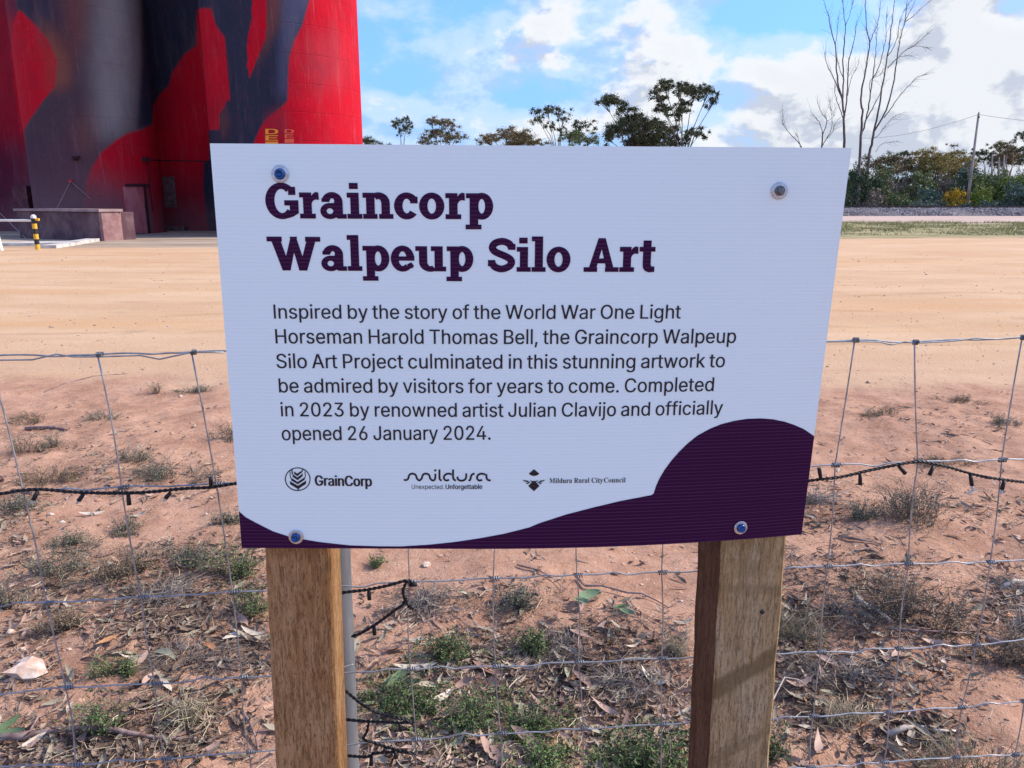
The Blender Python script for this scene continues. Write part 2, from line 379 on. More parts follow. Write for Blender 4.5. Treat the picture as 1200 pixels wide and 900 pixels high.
SANS = {
 ',': (188, [[38,-119,68,71,137,71,84,-119]]),
 '.': (188, [[86,-4,70,3,57,16,50,32,50,50,57,66,70,79,86,86,104,86,121,79,134,66,140,50,140,32,134,16,121,3,104,-4]]),
 '0': (453, [[227,-7,199,-5,174,1,130,24,111,41,80,86,60,144,49,214,49,294,60,364,69,395,95,447,130,484,151,498,174,508,200,514,227,516,254,514,279,508,302,498,342,467,358,447,384,395,400,330,405,254,400,178,384,113,373,86,359,62,342,41,323,24,279,1,254,-5],[245,51,276,63,303,87,323,122,336,168,343,223,343,285,336,341,323,387,303,422,276,446,245,458,227,460,192,453,163,435,140,405,123,365,113,314,109,254,113,194,123,144,140,103,163,74,192,56,209,51]]),
 '2': (453, [[64,0,64,47,234,229,282,282,311,327,318,348,320,371,317,397,308,419,293,436,273,449,250,457,224,460,196,457,172,447,153,433,139,413,130,390,127,362,66,362,71,405,86,442,111,473,143,496,182,511,225,516,268,511,306,497,337,474,361,445,376,411,381,372,371,318,357,290,336,259,306,223,267,180,153,60,153,57,389,57,389,0]]),
 '3': (453, [[195,-6,152,2,114,19,83,43,70,57,52,91,46,111,44,132,109,132,115,107,126,87,144,71,165,59,191,52,219,50,248,53,275,61,297,74,315,93,325,116,329,145,326,172,316,196,299,217,275,234,242,244,201,248,157,248,157,299,288,448,288,452,70,452,70,509,372,509,372,461,211,278,211,289,264,288,287,284,327,265,359,239,381,205,392,166,392,123,380,84,358,50,327,23,309,12,266,-2,243,-6]]),
 '4': (453, [[40,105,40,158,247,509,311,509,109,166,109,163,413,163,413,105],[282,0,282,318,343,318,343,0]]),
 '6': (453, [[203,-5,161,5,125,26,96,56,75,94,65,138,65,180,73,219,89,261,118,311,137,340,252,509,322,509,151,261,145,261,165,288,179,299,214,312,235,314,278,309,316,295,346,271,370,240,384,201,389,157,384,112,368,73,343,39,310,14,271,-2,249,-6],[241,49,267,56,289,70,307,90,320,114,327,142,327,173,320,201,307,225,289,244,267,258,241,264,212,264,186,258,163,244,145,225,132,201,126,174,126,143,132,114,145,90,163,70,186,56,212,49]]),
 'A': (480, [[16,0,201,509,276,509,463,0,395,0,287,302,264,372,250,420,232,478,245,478,228,419,191,302,85,0],[110,142,110,199,370,199,370,142]]),
 'B': (456, [[60,0,60,509,241,509,289,504,329,491,359,469,381,442,394,410,398,374,395,344,387,320,373,301,356,286,315,267,315,262,339,257,363,245,385,227,402,203,414,173,418,136,413,100,400,67,377,39,344,18,301,4,247,0],[125,57,245,57,272,58,315,70,330,80,349,105,354,120,355,149,348,173,335,194,317,211,293,224,248,231,125,231],[125,285,238,285,265,288,288,296,308,309,323,326,333,348,336,372,330,403,313,429,283,446,240,452,125,452]]),
 'C': (510, [[235,-5,205,1,177,11,150,25,126,42,104,63,70,115,57,146,42,215,40,254,42,293,57,362,70,393,104,445,150,484,177,498,205,508,235,514,286,515,323,509,357,498,388,481,415,460,438,433,456,402,473,348,408,348,401,373,375,413,337,440,315,449,267,456,223,450,203,443,166,419,137,385,116,340,105,285,103,254,109,194,125,145,151,105,166,89,203,66,245,54,280,53,327,64,348,74,382,105,395,125,408,160,473,160,463,124,448,91,428,62,402,38,373,19,341,5,305,-4]]),
 'G': (520, [[269,-7,236,-5,205,1,176,11,149,25,125,43,85,88,69,116,47,179,40,254,47,329,69,393,103,445,149,484,175,498,203,508,233,514,285,515,322,509,358,497,389,480,416,458,439,431,458,401,474,349,408,349,387,393,356,427,337,439,291,454,265,456,222,450,202,443,166,419,150,404,125,364,109,314,103,254,109,194,125,145,151,105,184,76,224,59,246,54,290,54,328,63,360,81,386,107,404,141,414,180,415,202,434,199,283,199,283,256,478,256,476,170,463,115,436,69,399,33,377,19,326,0]]),
 'H': (517, [[60,0,60,509,125,509,125,289,392,289,392,509,457,509,457,0,392,0,392,232,125,232,125,0]]),
 'I': (185, [[62,0,62,509,124,509,124,0]]),
 'J': (396, [[185,-7,153,-4,124,3,98,15,75,33,57,55,44,81,36,111,33,173,98,173,99,123,111,88,134,64,166,51,204,51,235,64,248,74,266,104,272,145,272,509,336,509,336,145,334,111,326,81,313,55,294,33,271,15,246,3,217,-4]]),
 'L': (393, [[60,0,60,509,125,509,125,57,361,57,361,0]]),
 'O': (533, [[267,-7,235,-5,205,1,177,11,150,25,126,42,105,63,70,115,57,146,42,215,40,254,42,293,57,362,70,393,86,421,126,466,150,484,177,498,205,508,235,514,267,516,299,514,329,508,357,498,384,484,408,466,448,421,464,393,477,362,486,329,493,254,486,179,477,146,464,115,429,63,408,42,384,25,357,11,329,1,299,-5],[289,54,330,66,367,89,396,123,418,168,429,223,429,286,418,341,396,386,367,420,330,443,289,454,267,456,223,450,184,433,151,404,125,364,109,314,103,254,109,194,125,144,151,105,184,76,223,59,245,54]]),
 'P': (445, [[60,0,60,509,235,509,289,503,330,488,368,455,398,411,409,348,404,304,390,265,366,233,332,207,289,191,235,186,125,186,125,0],[125,242,233,242,269,246,297,256,318,272,333,294,342,319,344,348,342,376,333,402,318,423,297,439,268,449,232,452,125,452]]),
 'S': (447, [[197,-8,149,1,108,19,76,45,54,77,41,115,38,137,104,137,110,110,123,88,142,71,166,59,194,52,224,49,257,52,286,60,311,74,329,92,341,114,346,139,342,161,332,179,296,205,245,222,184,239,128,260,86,289,60,326,54,348,53,393,65,431,87,463,119,488,158,506,227,516,275,511,316,498,351,476,377,449,394,415,401,378,337,378,334,396,316,426,286,447,247,457,209,458,180,452,156,442,136,427,123,409,116,387,116,363,124,342,139,326,158,313,202,296,287,272,312,264,359,238,379,220,395,198,405,171,408,139,403,99,386,64,360,34,343,21,302,2,252,-8]]),
 'T': (449, [[32,452,32,509,417,509,417,452,257,452,257,0,193,0,193,452]]),
 'U': (517, [[230,-7,177,5,133,28,98,60,74,101,66,124,60,173,60,509,124,509,124,178,128,144,141,113,160,87,187,68,220,56,259,52,298,56,331,68,357,87,377,113,389,144,393,178,393,509,457,509,457,173,456,148,443,101,419,60,384,28,340,5,288,-7]]),
 'W': (686, [[16,509,82,509,190,92,306,509,380,509,497,92,603,509,670,509,530,0,461,0,343,420,224,0,155,0]]),
 'a': (389, [[142,-8,110,-1,80,12,57,32,40,58,31,90,31,123,38,150,50,171,67,187,89,199,165,218,252,230,265,235,273,243,276,255,271,288,262,304,248,317,230,326,208,330,183,330,159,326,140,318,124,307,100,274,41,291,57,322,79,346,104,364,133,375,163,382,215,383,263,372,286,360,306,343,322,320,333,290,337,251,337,0,277,0,277,52,272,52,252,25,236,12,215,1,190,-6],[187,46,216,53,239,66,257,83,269,104,275,126,276,190,259,182,231,176,154,164,134,159,103,139,95,124,92,105,94,87,102,72,130,52,149,47]]),
 'b': (424, [[213,-7,184,-1,162,10,132,39,118,59,112,59,112,0,53,0,53,509,114,509,114,319,118,319,137,346,171,373,197,381,252,383,294,371,313,361,345,332,370,293,385,245,390,189,385,133,370,84,346,45,313,16,294,5,252,-7],[237,48,267,57,291,76,309,101,321,133,327,170,327,209,321,245,309,276,291,301,267,319,237,329,203,329,174,320,150,302,132,278,120,247,113,210,113,169,120,132,132,100,150,75,174,57,204,48]]),
 'c': (396, [[182,-7,137,6,98,30,68,64,46,108,36,159,34,187,40,243,46,268,68,312,98,346,137,371,182,383,221,384,272,373,315,349,347,312,362,277,303,262,290,289,270,311,242,325,207,330,173,325,145,310,124,287,108,258,99,224,96,187,99,151,108,117,124,89,145,66,173,51,207,46,243,52,271,66,292,89,304,117,363,102,354,78,341,56,325,37,306,21,261,-1,235,-6]]),
 'd': (424, [[172,-7,130,5,94,29,66,64,46,108,35,160,35,218,46,270,66,313,79,332,112,361,151,378,173,383,213,384,241,378,263,367,293,338,306,319,311,319,311,509,372,509,372,0,313,0,313,59,307,59,287,31,252,4,227,-5],[221,48,250,57,274,75,293,100,305,132,311,169,311,210,305,247,293,278,275,302,251,320,221,329,187,329,157,319,133,301,115,276,103,245,97,209,97,170,103,133,115,101,134,76,158,57,188,48]]),
 'e': (404, [[185,-7,138,6,117,16,82,46,56,85,46,108,35,159,35,215,46,267,67,311,97,346,135,370,180,383,221,384,251,379,280,368,307,351,331,329,350,299,363,263,370,219,371,169,75,169,75,221,338,221,310,202,307,237,298,269,283,294,263,314,237,326,205,330,173,326,146,313,125,294,109,270,99,241,96,211,97,157,104,122,118,92,139,70,165,55,195,47,244,50,263,56,292,80,306,105,365,91,353,63,335,39,311,19,283,4,249,-5]]),
 'f': (254, [[228,379,228,327,6,327,6,379],[81,0,81,432,84,461,96,486,113,505,135,519,161,527,207,529,243,521,227,468,200,474,182,473,162,466,149,452,142,431,142,0]]),
 'g': (425, [[187,-150,150,-144,119,-134,93,-119,73,-101,51,-69,101,-41,122,-66,154,-88,178,-95,207,-97,249,-92,267,-85,295,-62,304,-47,310,-28,311,-6,311,68,306,68,287,41,252,16,227,8,195,5,152,10,113,27,80,53,55,90,39,136,34,191,39,246,55,293,66,314,95,347,112,361,152,378,173,383,213,384,242,378,264,367,294,338,308,319,313,319,313,379,372,379,372,-9,367,-54,350,-90,324,-117,291,-136,251,-147],[222,60,251,68,275,84,293,107,305,137,312,172,312,212,305,248,293,278,275,303,251,320,222,329,188,329,158,320,134,302,115,277,103,246,97,212,97,173,103,138,116,108,134,85,158,68,188,60]]),
 'h': (410, [[114,0,53,0,53,509,114,509,114,287,102,287,124,332,137,349,169,372,207,383,246,383,280,376,309,360,332,336,348,304,356,264,357,240,357,0,296,0,296,235,295,256,283,291,260,315,229,328,197,328,172,322,150,311,133,293,121,271,114,243]]),
 'i': (167, [[53,0,53,379,114,379,114,0],[75,444,60,449,48,461,42,475,42,491,48,506,60,517,75,523,92,523,107,517,119,506,126,491,126,475,119,461,107,449,92,444]]),
 'j': (167, [[53,379,114,379,114,-30,111,-63,102,-90,86,-113,65,-129,37,-139,-10,-143,-10,-87,14,-86,34,-78,46,-64,53,-29],[75,444,60,449,48,461,42,475,42,491,48,506,60,517,75,523,92,523,107,517,119,506,125,491,125,475,119,461,107,449,92,444]]),
 'k': (381, [[110,137,110,212,121,212,284,379,360,379,184,199,177,199],[53,0,53,509,114,509,114,0],[294,0,148,186,191,229,372,0]]),
 'l': (167, [[53,0,53,530,113,530,113,0]]),
 'm': (610, [[53,0,53,379,112,379,112,295,108,295,118,323,132,346,151,363,172,376,195,384,239,385,273,372,299,347,316,314,321,295,312,295,322,321,337,343,357,361,381,375,407,383,437,386,468,383,497,372,522,354,541,328,553,296,557,255,557,0,496,0,496,254,490,289,473,313,447,326,419,330,395,328,374,320,358,307,345,290,338,270,335,247,335,0,274,0,274,260,269,288,253,311,229,326,199,330,178,328,158,320,140,307,126,289,117,266,114,238,114,0]]),
 'n': (410, [[114,0,53,0,53,379,112,379,112,287,102,287,124,332,137,349,169,372,207,383,246,383,280,376,309,360,332,336,348,304,356,264,357,240,357,0,296,0,296,235,295,256,283,291,260,315,229,328,197,328,172,322,150,311,133,293,121,271,114,243]]),
 'o': (415, [[182,-7,137,6,98,30,68,64,46,108,36,159,34,187,40,243,46,268,68,312,98,346,137,371,182,383,233,383,278,371,299,360,333,330,359,291,376,243,381,187,376,133,359,85,333,46,299,16,256,-2,233,-7],[207,46,242,51,270,66,292,89,307,117,316,151,319,187,316,224,307,258,292,287,270,310,242,325,207,330,173,325,145,310,124,287,108,258,99,224,96,187,99,151,108,117,124,89,145,66,173,51]]),
 'p': (424, [[53,-143,53,379,112,379,112,319,118,319,137,346,171,373,197,381,252,383,294,371,313,361,345,332,370,293,385,245,390,189,385,133,370,84,346,45,313,16,294,5,252,-7,213,-7,184,-1,162,10,132,39,118,59,114,59,114,-143],[237,48,267,57,291,76,309,101,321,133,327,170,327,209,321,245,309,276,291,301,267,319,237,329,203,329,174,320,150,302,132,278,120,247,113,210,113,169,120,132,132,100,150,75,174,57,204,48]]),
 'r': (259, [[53,0,53,379,112,379,112,321,115,321,130,347,152,367,181,380,213,385,243,384,243,322,213,326,194,325,170,319,149,309,132,293,121,273,114,250,114,0]]),
 's': (365, [[163,-7,128,-2,98,10,72,27,53,50,40,78,36,94,94,107,105,79,124,60,150,49,181,45,217,50,244,62,262,81,267,91,267,112,260,129,246,142,225,151,149,170,104,186,72,208,53,237,48,255,48,290,57,319,75,343,100,363,131,377,167,384,206,384,239,378,267,366,290,349,307,328,324,290,268,277,258,298,243,316,219,328,187,333,156,329,131,317,114,299,109,277,112,258,124,243,144,232,172,223,254,202,275,194,306,171,317,158,330,125,330,90,321,61,302,35,276,15,242,0,203,-7]]),
 't': (227, [[204,379,204,327,6,327,6,379],[65,471,126,471,126,98,128,76,136,61,150,53,170,50,202,54,213,2,192,-3,145,-3,107,10,92,21,80,35,67,71,65,93]]),
 'u': (410, [[164,-4,130,4,101,20,78,44,62,76,54,116,53,139,53,379,114,379,114,144,119,105,137,75,164,56,200,50,226,53,249,62,268,77,283,97,293,122,296,153,296,379,357,379,357,0,298,0,298,92,307,92,286,47,257,17,222,0,203,-4]]),
 'v': (389, [[163,0,17,379,84,379,195,62,305,379,371,379,226,0]]),
 'w': (567, [[138,0,23,379,87,379,172,72,252,379,316,379,398,72,480,379,545,379,429,0,368,0,284,300,199,0]]),
 'x': (379, [[21,0,171,218,171,171,29,379,100,379,156,292,207,206,175,206,233,306,282,379,352,379,209,169,209,214,358,0,287,0,222,99,173,182,205,182,148,85,91,0]]),
 'y': (389, [[47,-139,61,-86,96,-90,111,-87,124,-80,136,-67,146,-48,163,-1,17,379,84,379,171,138,191,70,206,21,184,21,202,87,224,155,305,379,371,379,204,-58,177,-107,159,-124,139,-136,117,-143,77,-145]]),
 'D': (480, [[60,0,60,509,230,509,300,495,365,455,405,390,420,320,420,190,405,120,365,55,300,14,230,0],[125,58,225,58,290,75,335,120,352,190,352,320,335,390,290,435,225,452,125,452]]),
 'E': (420, [[60,0,60,509,370,509,370,450,125,450,125,290,345,290,345,232,125,232,125,58,375,58,375,0]]),
}
SERIF = {
 'C': (468, [[257,-11,193,-3,137,20,91,56,56,104,34,162,26,228,34,294,56,351,92,399,139,435,195,458,259,465,309,459,377,436,408,443,419,465,437,465,437,308,420,308,392,364,356,407,313,434,265,443,212,430,174,389,151,321,144,226,152,138,177,74,219,36,298,25,377,56,428,106,447,89,409,45,365,14,314,-5]]),
 'M': (634, [[14,0,14,17,61,32,75,79,75,393,68,421,15,439,15,455,185,455,317,142,449,455,617,455,617,439,573,423,560,378,560,72,568,36,588,21,617,17,617,0,396,0,396,17,433,25,450,44,455,83,455,399,288,0,270,0,105,389,105,80,120,30,169,17,169,0]]),
 'R': (473, [[15,0,15,17,62,32,75,81,75,379,62,424,16,439,16,455,217,455,305,448,367,426,405,388,417,334,411,296,392,265,360,241,315,224,437,43,457,22,480,17,480,0,338,0,201,212,182,212,182,81,194,32,242,17,242,0],[182,234,228,235,266,248,290,272,302,311,299,378,284,407,259,425,195,426,182,398]]),
 'a': (344, [[232,-7,205,15,200,35,151,2,95,-9,40,11,20,63,31,104,63,136,119,164,199,190,192,275,160,295,107,283,122,237,116,208,87,191,51,198,34,227,42,269,81,302,143,318,195,317,246,304,276,277,293,210,293,54,296,37,329,28,294,-1],[156,34,199,63,199,169,138,139,118,84,126,46]]),
 'c': (293, [[137,-9,72,22,30,87,21,174,51,255,114,307,197,318,235,307,262,287,276,261,271,221,245,205,219,207,199,230,196,282,182,295,144,290,126,269,112,187,118,123,137,76,166,48,204,38,239,47,271,72,285,60,227,8,193,-6]]),
 'd': (370, [[123,-9,65,22,28,85,21,172,45,256,96,306,128,317,168,316,223,280,223,401,212,430,176,439,176,455,319,455,319,64,329,36,353,28,353,11,294,6,223,-10,223,39,188,2],[179,29,209,48,223,76,223,242,206,270,174,281,147,273,130,250,121,210,118,153,120,98,130,58,146,36]]),
 'i': (198, [[72,370,51,402,58,441,90,462,129,455,150,423,143,384,111,363],[18,0,18,16,45,26,52,56,52,263,43,288,20,293,21,310,148,310,148,56,154,26,180,16,180,0]]),
 'l': (199, [[18,0,18,16,45,26,52,56,52,408,43,433,20,439,20,455,148,455,148,56,154,26,180,16,180,0]]),
 'n': (381, [[18,0,18,16,45,26,52,56,52,263,41,288,19,294,19,310,148,310,148,267,190,306,243,318,281,312,309,292,325,258,330,212,330,56,337,26,363,16,363,0,202,0,207,16,228,26,235,56,235,230,225,264,188,269,148,235,148,46,158,22,180,16,180,0]]),
 'o': (336, [[108,2,74,23,29,89,20,177,48,256,74,286,147,317,228,307,287,257,316,178,316,130,287,51,228,2,190,-9],[182,13,212,47,219,133,219,194,213,253,201,283,181,297,155,297,135,283,123,253,118,194,117,134,121,68,135,27,155,13]]),
 'r': (287, [[18,0,18,16,45,26,52,56,52,263,42,289,20,293,21,310,146,310,146,252,187,301,233,318,275,304,289,266,278,234,248,222,222,231,189,260,162,241,149,192,149,56,159,25,197,16,197,0]]),
 't': (228, [[105,-8,76,2,58,22,48,71,48,279,20,279,20,300,57,336,112,398,129,424,144,424,144,310,208,310,208,279,144,279,144,82,149,51,168,40,189,49,206,75,222,66,182,9,155,-5]]),
 'u': (375, [[109,-8,77,5,57,32,46,97,46,248,39,282,11,294,11,310,142,310,142,66,156,41,191,37,228,66,228,260,216,288,189,294,189,310,324,310,324,59,336,35,360,30,360,13,300,7,228,-10,228,40,186,3,160,-7]]),
 'y': (300, [[19,-132,-6,-96,0,-60,26,-40,58,-45,74,-68,75,-92,92,-97,132,-36,140,-5,33,258,15,287,-3,293,-5,310,162,310,162,293,136,289,128,275,133,257,185,119,230,241,236,284,203,293,203,310,300,310,300,293,277,281,259,242,154,-46,121,-107,86,-135]]),
}


def fill(contours, off, g):
    """flat polygons (outer rings and holes) in (s, t), filled and laid on the sheet"""
    cu = bpy.data.curves.new('c', 'CURVE'); cu.dimensions = '2D'; cu.fill_mode = 'FRONT'
    for c in contours:
        sp = cu.splines.new('POLY'); sp.points.add(len(c)-1)
        for k, (a, b) in enumerate(c): sp.points[k].co = (a*1000, b*1000, 0, 1)
        sp.use_cyclic_u = True
    ob = bpy.data.objects.new('c', cu); me = bpy.data.meshes.new_from_object(ob)
    v = np.array([tuple(q.co) for q in me.vertices])[:, :2]/1000
    f = [tuple(q.vertices) for q in me.polygons]
    up = [q if np.cross(v[q[1]]-v[q[0]], v[q[2]]-v[q[0]]) > 0 else q[::-1] for q in f]
    g.add(sheet(v[:, 0], v[:, 1], off), up); g.uvl.append(v)
    bpy.data.objects.remove(ob); bpy.data.curves.remove(cu); bpy.data.meshes.remove(me)
def text_geo(): g = Geo(); g.uvl = []; return g
def done(g, name, mat, label=None):
    g.uv = np.concatenate(g.uvl); return g.build(name, mat, root, label=label)
def place(pieces, x0, x1, w, p0, p1, cap, g, capu, yb=None):
    """pieces in glyph units spanning w wide; p0/p1 the baseline ends in px; cap = px y of the cap top at p0"""
    a = np.array(inv(*p0)); b = np.array(inv(*p1)); c = np.array(inv(p0[0], cap)); hgt = (c[1]-a[1])/capu
    for k, piece in enumerate(pieces):
        out = []
        for ring in piece:
            r = np.asarray(ring, float).reshape(-1, 2)
            u = (r[:, 0]-x0)/(x1-x0)
            out.append(np.stack([a[0]+(b[0]-a[0])*u, a[1]+(b[1]-a[1])*u + r[:, 1]*hgt], -1))
        fill(out, .0005+.00003*(k % 12), g)
def layout(font, txt, bold=0, space=205):
    x = 0; pcs = []
    for ch in txt:
        if ch == ' ': x += space; continue
        adv, cs_ = font[ch]
        rings = [[(c[i_]+x, c[i_+1]) for i_ in range(0, len(c), 2)] for c in cs_]
        if ch in 'ijk4' and len(rings) > 1 or ch == '.': pcs += [[r] for r in rings]
        else: pcs.append(rings)
        if bold:
            n0 = len(pcs)
            last = [[(a+bold, b) for a, b in r] for r in rings]
            pcs += [[r] for r in last] if (ch in 'ijk4' and len(rings) > 1) else [last]
        x += adv
    xs = [a for p in pcs for r in p for a, _ in r]
    return pcs, min(xs), max(xs)

# --- slab serif heading, drawn here: units of 100 per x-height
def ring(cx, cy, ro, so, ri, si, n=28):
    th = np.arange(n)*2*math.pi/n
    return [[(cx+ro*math.cos(q), cy+so*math.sin(q)) for q in th], [(cx+ri*math.cos(q), cy+si*math.sin(q)) for q in th]]
def arc(cx, cy, ro, so, ri, si, a0, a1, n=18):
    th = [R(a0+(a1-a0)*k/n) for k in range(n+1)]
    return [[(cx+ro*math.cos(q), cy+so*math.sin(q)) for q in th] + [(cx+ri*math.cos(q), cy+si*math.sin(q)) for q in th[::-1]]]
def rc(x0, y0, x1, y1): return [[(x0, y0), (x1, y0), (x1, y1), (x0, y1)]]
def stroke(pts, wd, n=4):
    p = np.array(pts, float); q = np.vstack([2*p[0]-p[1], p, 2*p[-1]-p[-2]]); o = []
    for k in range(1, len(q)-2):
        for j in range(n):
            t = j/n; o.append(.5*((2*q[k])+(q[k+1]-q[k-1])*t+(2*q[k-1]-5*q[k]+4*q[k+1]-q[k+2])*t*t+(3*q[k]-q[k-1]-3*q[k+1]+q[k+2])*t**3))
    o.append(p[-1]); o = np.array(o); d = np.gradient(o, axis=0); d /= np.linalg.norm(d, axis=1)[:, None]
    nn = np.stack([-d[:, 1], d[:, 0]], -1)*wd/2
    return [[tuple(v) for v in o+nn] + [tuple(v) for v in (o-nn)[::-1]]]
SLAB = {
 'G': (122, [arc(59, 67, 59, 70, 26, 46, 48, 318, 30), rc(84, 90, 110, 121), rc(68, 50, 119, 70), rc(87, 20, 119, 68), [[(79, 1), (100, 8), (119, 21), (100, 40), (84, 24), (74, 21)]]]),
 'r': (74, [rc(0, 0, 57, 19), rc(13, 0, 44, 100), rc(0, 81, 40, 100), [[(44, 58), (49, 68), (57, 73), (71, 72), (70, 100), (60, 102), (51, 97), (42, 84)]]]),
 'a': (96, [ring(34, 29, 35, 31, 12, 11), rc(30, 43, 54, 60), rc(50, 8, 81, 68), arc(43, 64, 38, 38, 9, 14, 0, 165), rc(5, 64, 33, 78), rc(62, 0, 94, 18), [[(50, 30), (50, 8), (62, 0), (70, 10)]]]),
 'i': (56, [rc(0, 0, 54, 19), rc(12, 0, 43, 100), rc(0, 81, 30, 100), rc(9, 114, 41, 137)]),
 'l': (56, [rc(0, 0, 54, 19), rc(12, 0, 43, 142), rc(0, 123, 30, 142)]),
 'n': (112, [rc(0, 0, 52, 19), rc(12, 0, 43, 100), rc(0, 81, 38, 100), arc(57, 60, 41, 42, 10, 16, -2, 125), rc(67, 0, 98, 61), rc(58, 0, 110, 19)]),
 'c': (90, [arc(46, 50, 46, 52, 15, 28, 42, 322, 26), rc(59, 60, 86, 86)]),
 'o': (95, [ring(46, 50, 46, 52, 15.5, 29)]),
 'p': (103, [rc(13, -38, 44, 100), rc(0, 81, 30, 100), rc(-2, -39, 56, -21), ring(57, 50, 42, 52, 12, 28)]),
 'W': (198, [rc(0, 115, 56, 134), rc(142, 115, 198, 134), [[(12, 134), (47, 134), (76, 30), (82, 0), (53, 0)]], [[(53, 0), (82, 0), (113, 134), (89, 134)]], [[(115, 0), (144, 0), (109, 134), (85, 134)]], [[(115, 0), (144, 0), (185, 134), (151, 134), (122, 30)]]]),
 'e': (91, [arc(44, 50, 44, 52, 15, 29, 0, 312, 28), rc(17, 42, 88, 59), rc(59, 49, 88, 58), [[(66, 12), (80, 12), (86, 22), (76, 36), (60, 27)]]]),
 'u': (116, [rc(0, 81, 43, 100), rc(13, 36, 44, 100), arc(56, 38, 43, 40, 12, 17, 178, 300), rc(71, 0, 102, 100), rc(58, 81, 100, 100), rc(71, 0, 114, 19)]),
 'S': (109, [stroke([(91, 94), (80, 113), (54, 122), (27, 114), (17, 97), (27, 81), (54, 68)], 28), stroke([(40, 74), (54, 68), (81, 54), (90, 38), (80, 21), (53, 11), (27, 19), (14, 38)], 28), rc(77, 88, 105, 112), rc(0, 22, 28, 47)]),
 'A': (136, [[[(15, 0), (45, 0), (78, 134), (54, 134)]], [[(119, 0), (89, 0), (57, 134), (81, 134)]], rc(36, 34, 98, 54), rc(0, 0, 52, 19), rc(82, 0, 134, 19)]),
 't': (64, [rc(14, 30, 45, 125), rc(0, 81, 61, 100), [[(14, 32), (16, 15), (24, 4), (38, -2), (60, 0), (60, 22), (50, 22), (46, 25), (45, 32)]]]),
}
def slab_layout(word):
    x = 0; pcs = []
    for ch in word:
        adv, pc = SLAB[ch]
        pcs += [[[(a+x, b) for a, b in r] for r in piece] for piece in pc]; x += adv+1
    xs = [a for p in pcs for r in p for a, _ in r]
    return pcs, min(xs), max(xs)
HEAD = [('Graincorp', (312.3, 255.9), (578.0, 257.0), 214.8), ('Walpeup', (314.8, 316.8), (554.8, 318.2), 277.2),
        ('Silo', (571.8, 318.3), (668.2, 318.6), 279.2), ('Art', (683.8, 318.6), (766.8, 318.6), 279.0)]
for wd, p0, p1, cap in HEAD:
    g = text_geo(); pcs, a, b = slab_layout(wd); place(pcs, a, b, b-a, p0, p1, cap, g, 134); done(g, 'heading_word', m_plum)
BODY = [('Inspired by the story of the World War One Light', (321.3, 373.3), (797.5, 373.2), 356.8),
        ('Horseman Harold Thomas Bell, the Graincorp Walpeup', (323.2, 402.4), (862.0, 401.8), 385.6),
        ('Silo Art Project culminated in this stunning artwork to', (324.4, 431.3), (849.0, 430.2), 414.6),
        ('be admired by visitors for years to come. Completed', (327.2, 459.9), (836.0, 458.2), 443.4),
        ('in 2023 by renowned artist Julian Clavijo and officially', (329.4, 487.8), (846.6, 485.2), 471.5),
        ('opened 26 January 2024.', (330.6, 515.9), (575.0, 515.2), 499.6)]
for tx, p0, p1, cap in BODY:
    g = text_geo(); pcs, a, b = layout(SANS, tx, bold=13, space=150); place(pcs, a, b, b-a, p0, p1, cap, g, 509); done(g, 'text_line', m_black)
g = text_geo(); pcs, a, b = layout(SANS, 'GrainCorp', bold=60); pcs2, _, _ = layout(SANS, 'GrainCorp', bold=30)
place(pcs+pcs2, a, b, b-a, (369.2, 568.9), (436.2, 569.8), 557.0, g, 509); done(g, 'logo_word', m_black)
g = text_geo(); pcs, a, b = layout(SANS, 'Unexpected.', space=150); place(pcs, a, b, b-a, (482.6, 572.7), (520.3, 573.0), 567.6, g, 509)
pcs, a, b = layout(SANS, 'Unforgettable', bold=40); place(pcs, a, b, b-a, (522.2, 573.0), (565.3, 572.8), 567.6, g, 509); done(g, 'tagline', m_black)
g = text_geo()
for tx, xa, xb, ya, yb_ in (('Mildura', 643.7, 670.3, 566.0, 565.8), ('Rural', 672.6, 690.6, 565.8, 565.5), ('City', 693, 706.5, 565.6, 565.4), ('Council', 707.6, 732.9, 565.4, 565.1)):
    pcs, a, b = layout(SERIF, tx); place(pcs, a, b, b-a, (xa, ya), (xb, yb_), ya-5.9, g, 470)
done(g, 'logo_word', m_black)
def logo(name, pieces, ox, oy, sc):
    g = text_geo()
    for k, pc in enumerate(pieces):
        rings = [[inv(ox+a/sc, oy+b/sc) for a, b in r] for r in pc]
        fill(rings, .0005+.00003*(k % 12), g)
    done(g, name, m_black)
logo('grain_emblem', [ring(267, 244, 139, 128, 128, 117, 40),
  [[(180, 262), (270, 316), (360, 256), (356, 296), (272, 352), (186, 300)]], [[(197, 228), (265, 274), (345, 222), (343, 250), (268, 300), (196, 256)]],
  [[(213, 188), (263, 226), (322, 182), (321, 210), (266, 256), (212, 217)]], [[(228, 160), (262, 184), (302, 156), (302, 178), (264, 212), (230, 188)]],
  stroke([(274, 310), (273, 345), (272, 372)], 13), stroke([(184, 150), (186, 200), (192, 235)], 8), stroke([(206, 132), (206, 165), (212, 190)], 12),
  stroke([(300, 180), (318, 150), (324, 128)], 12), stroke([(345, 160), (350, 200), (344, 235)], 8)], 320, 535, 9.23)
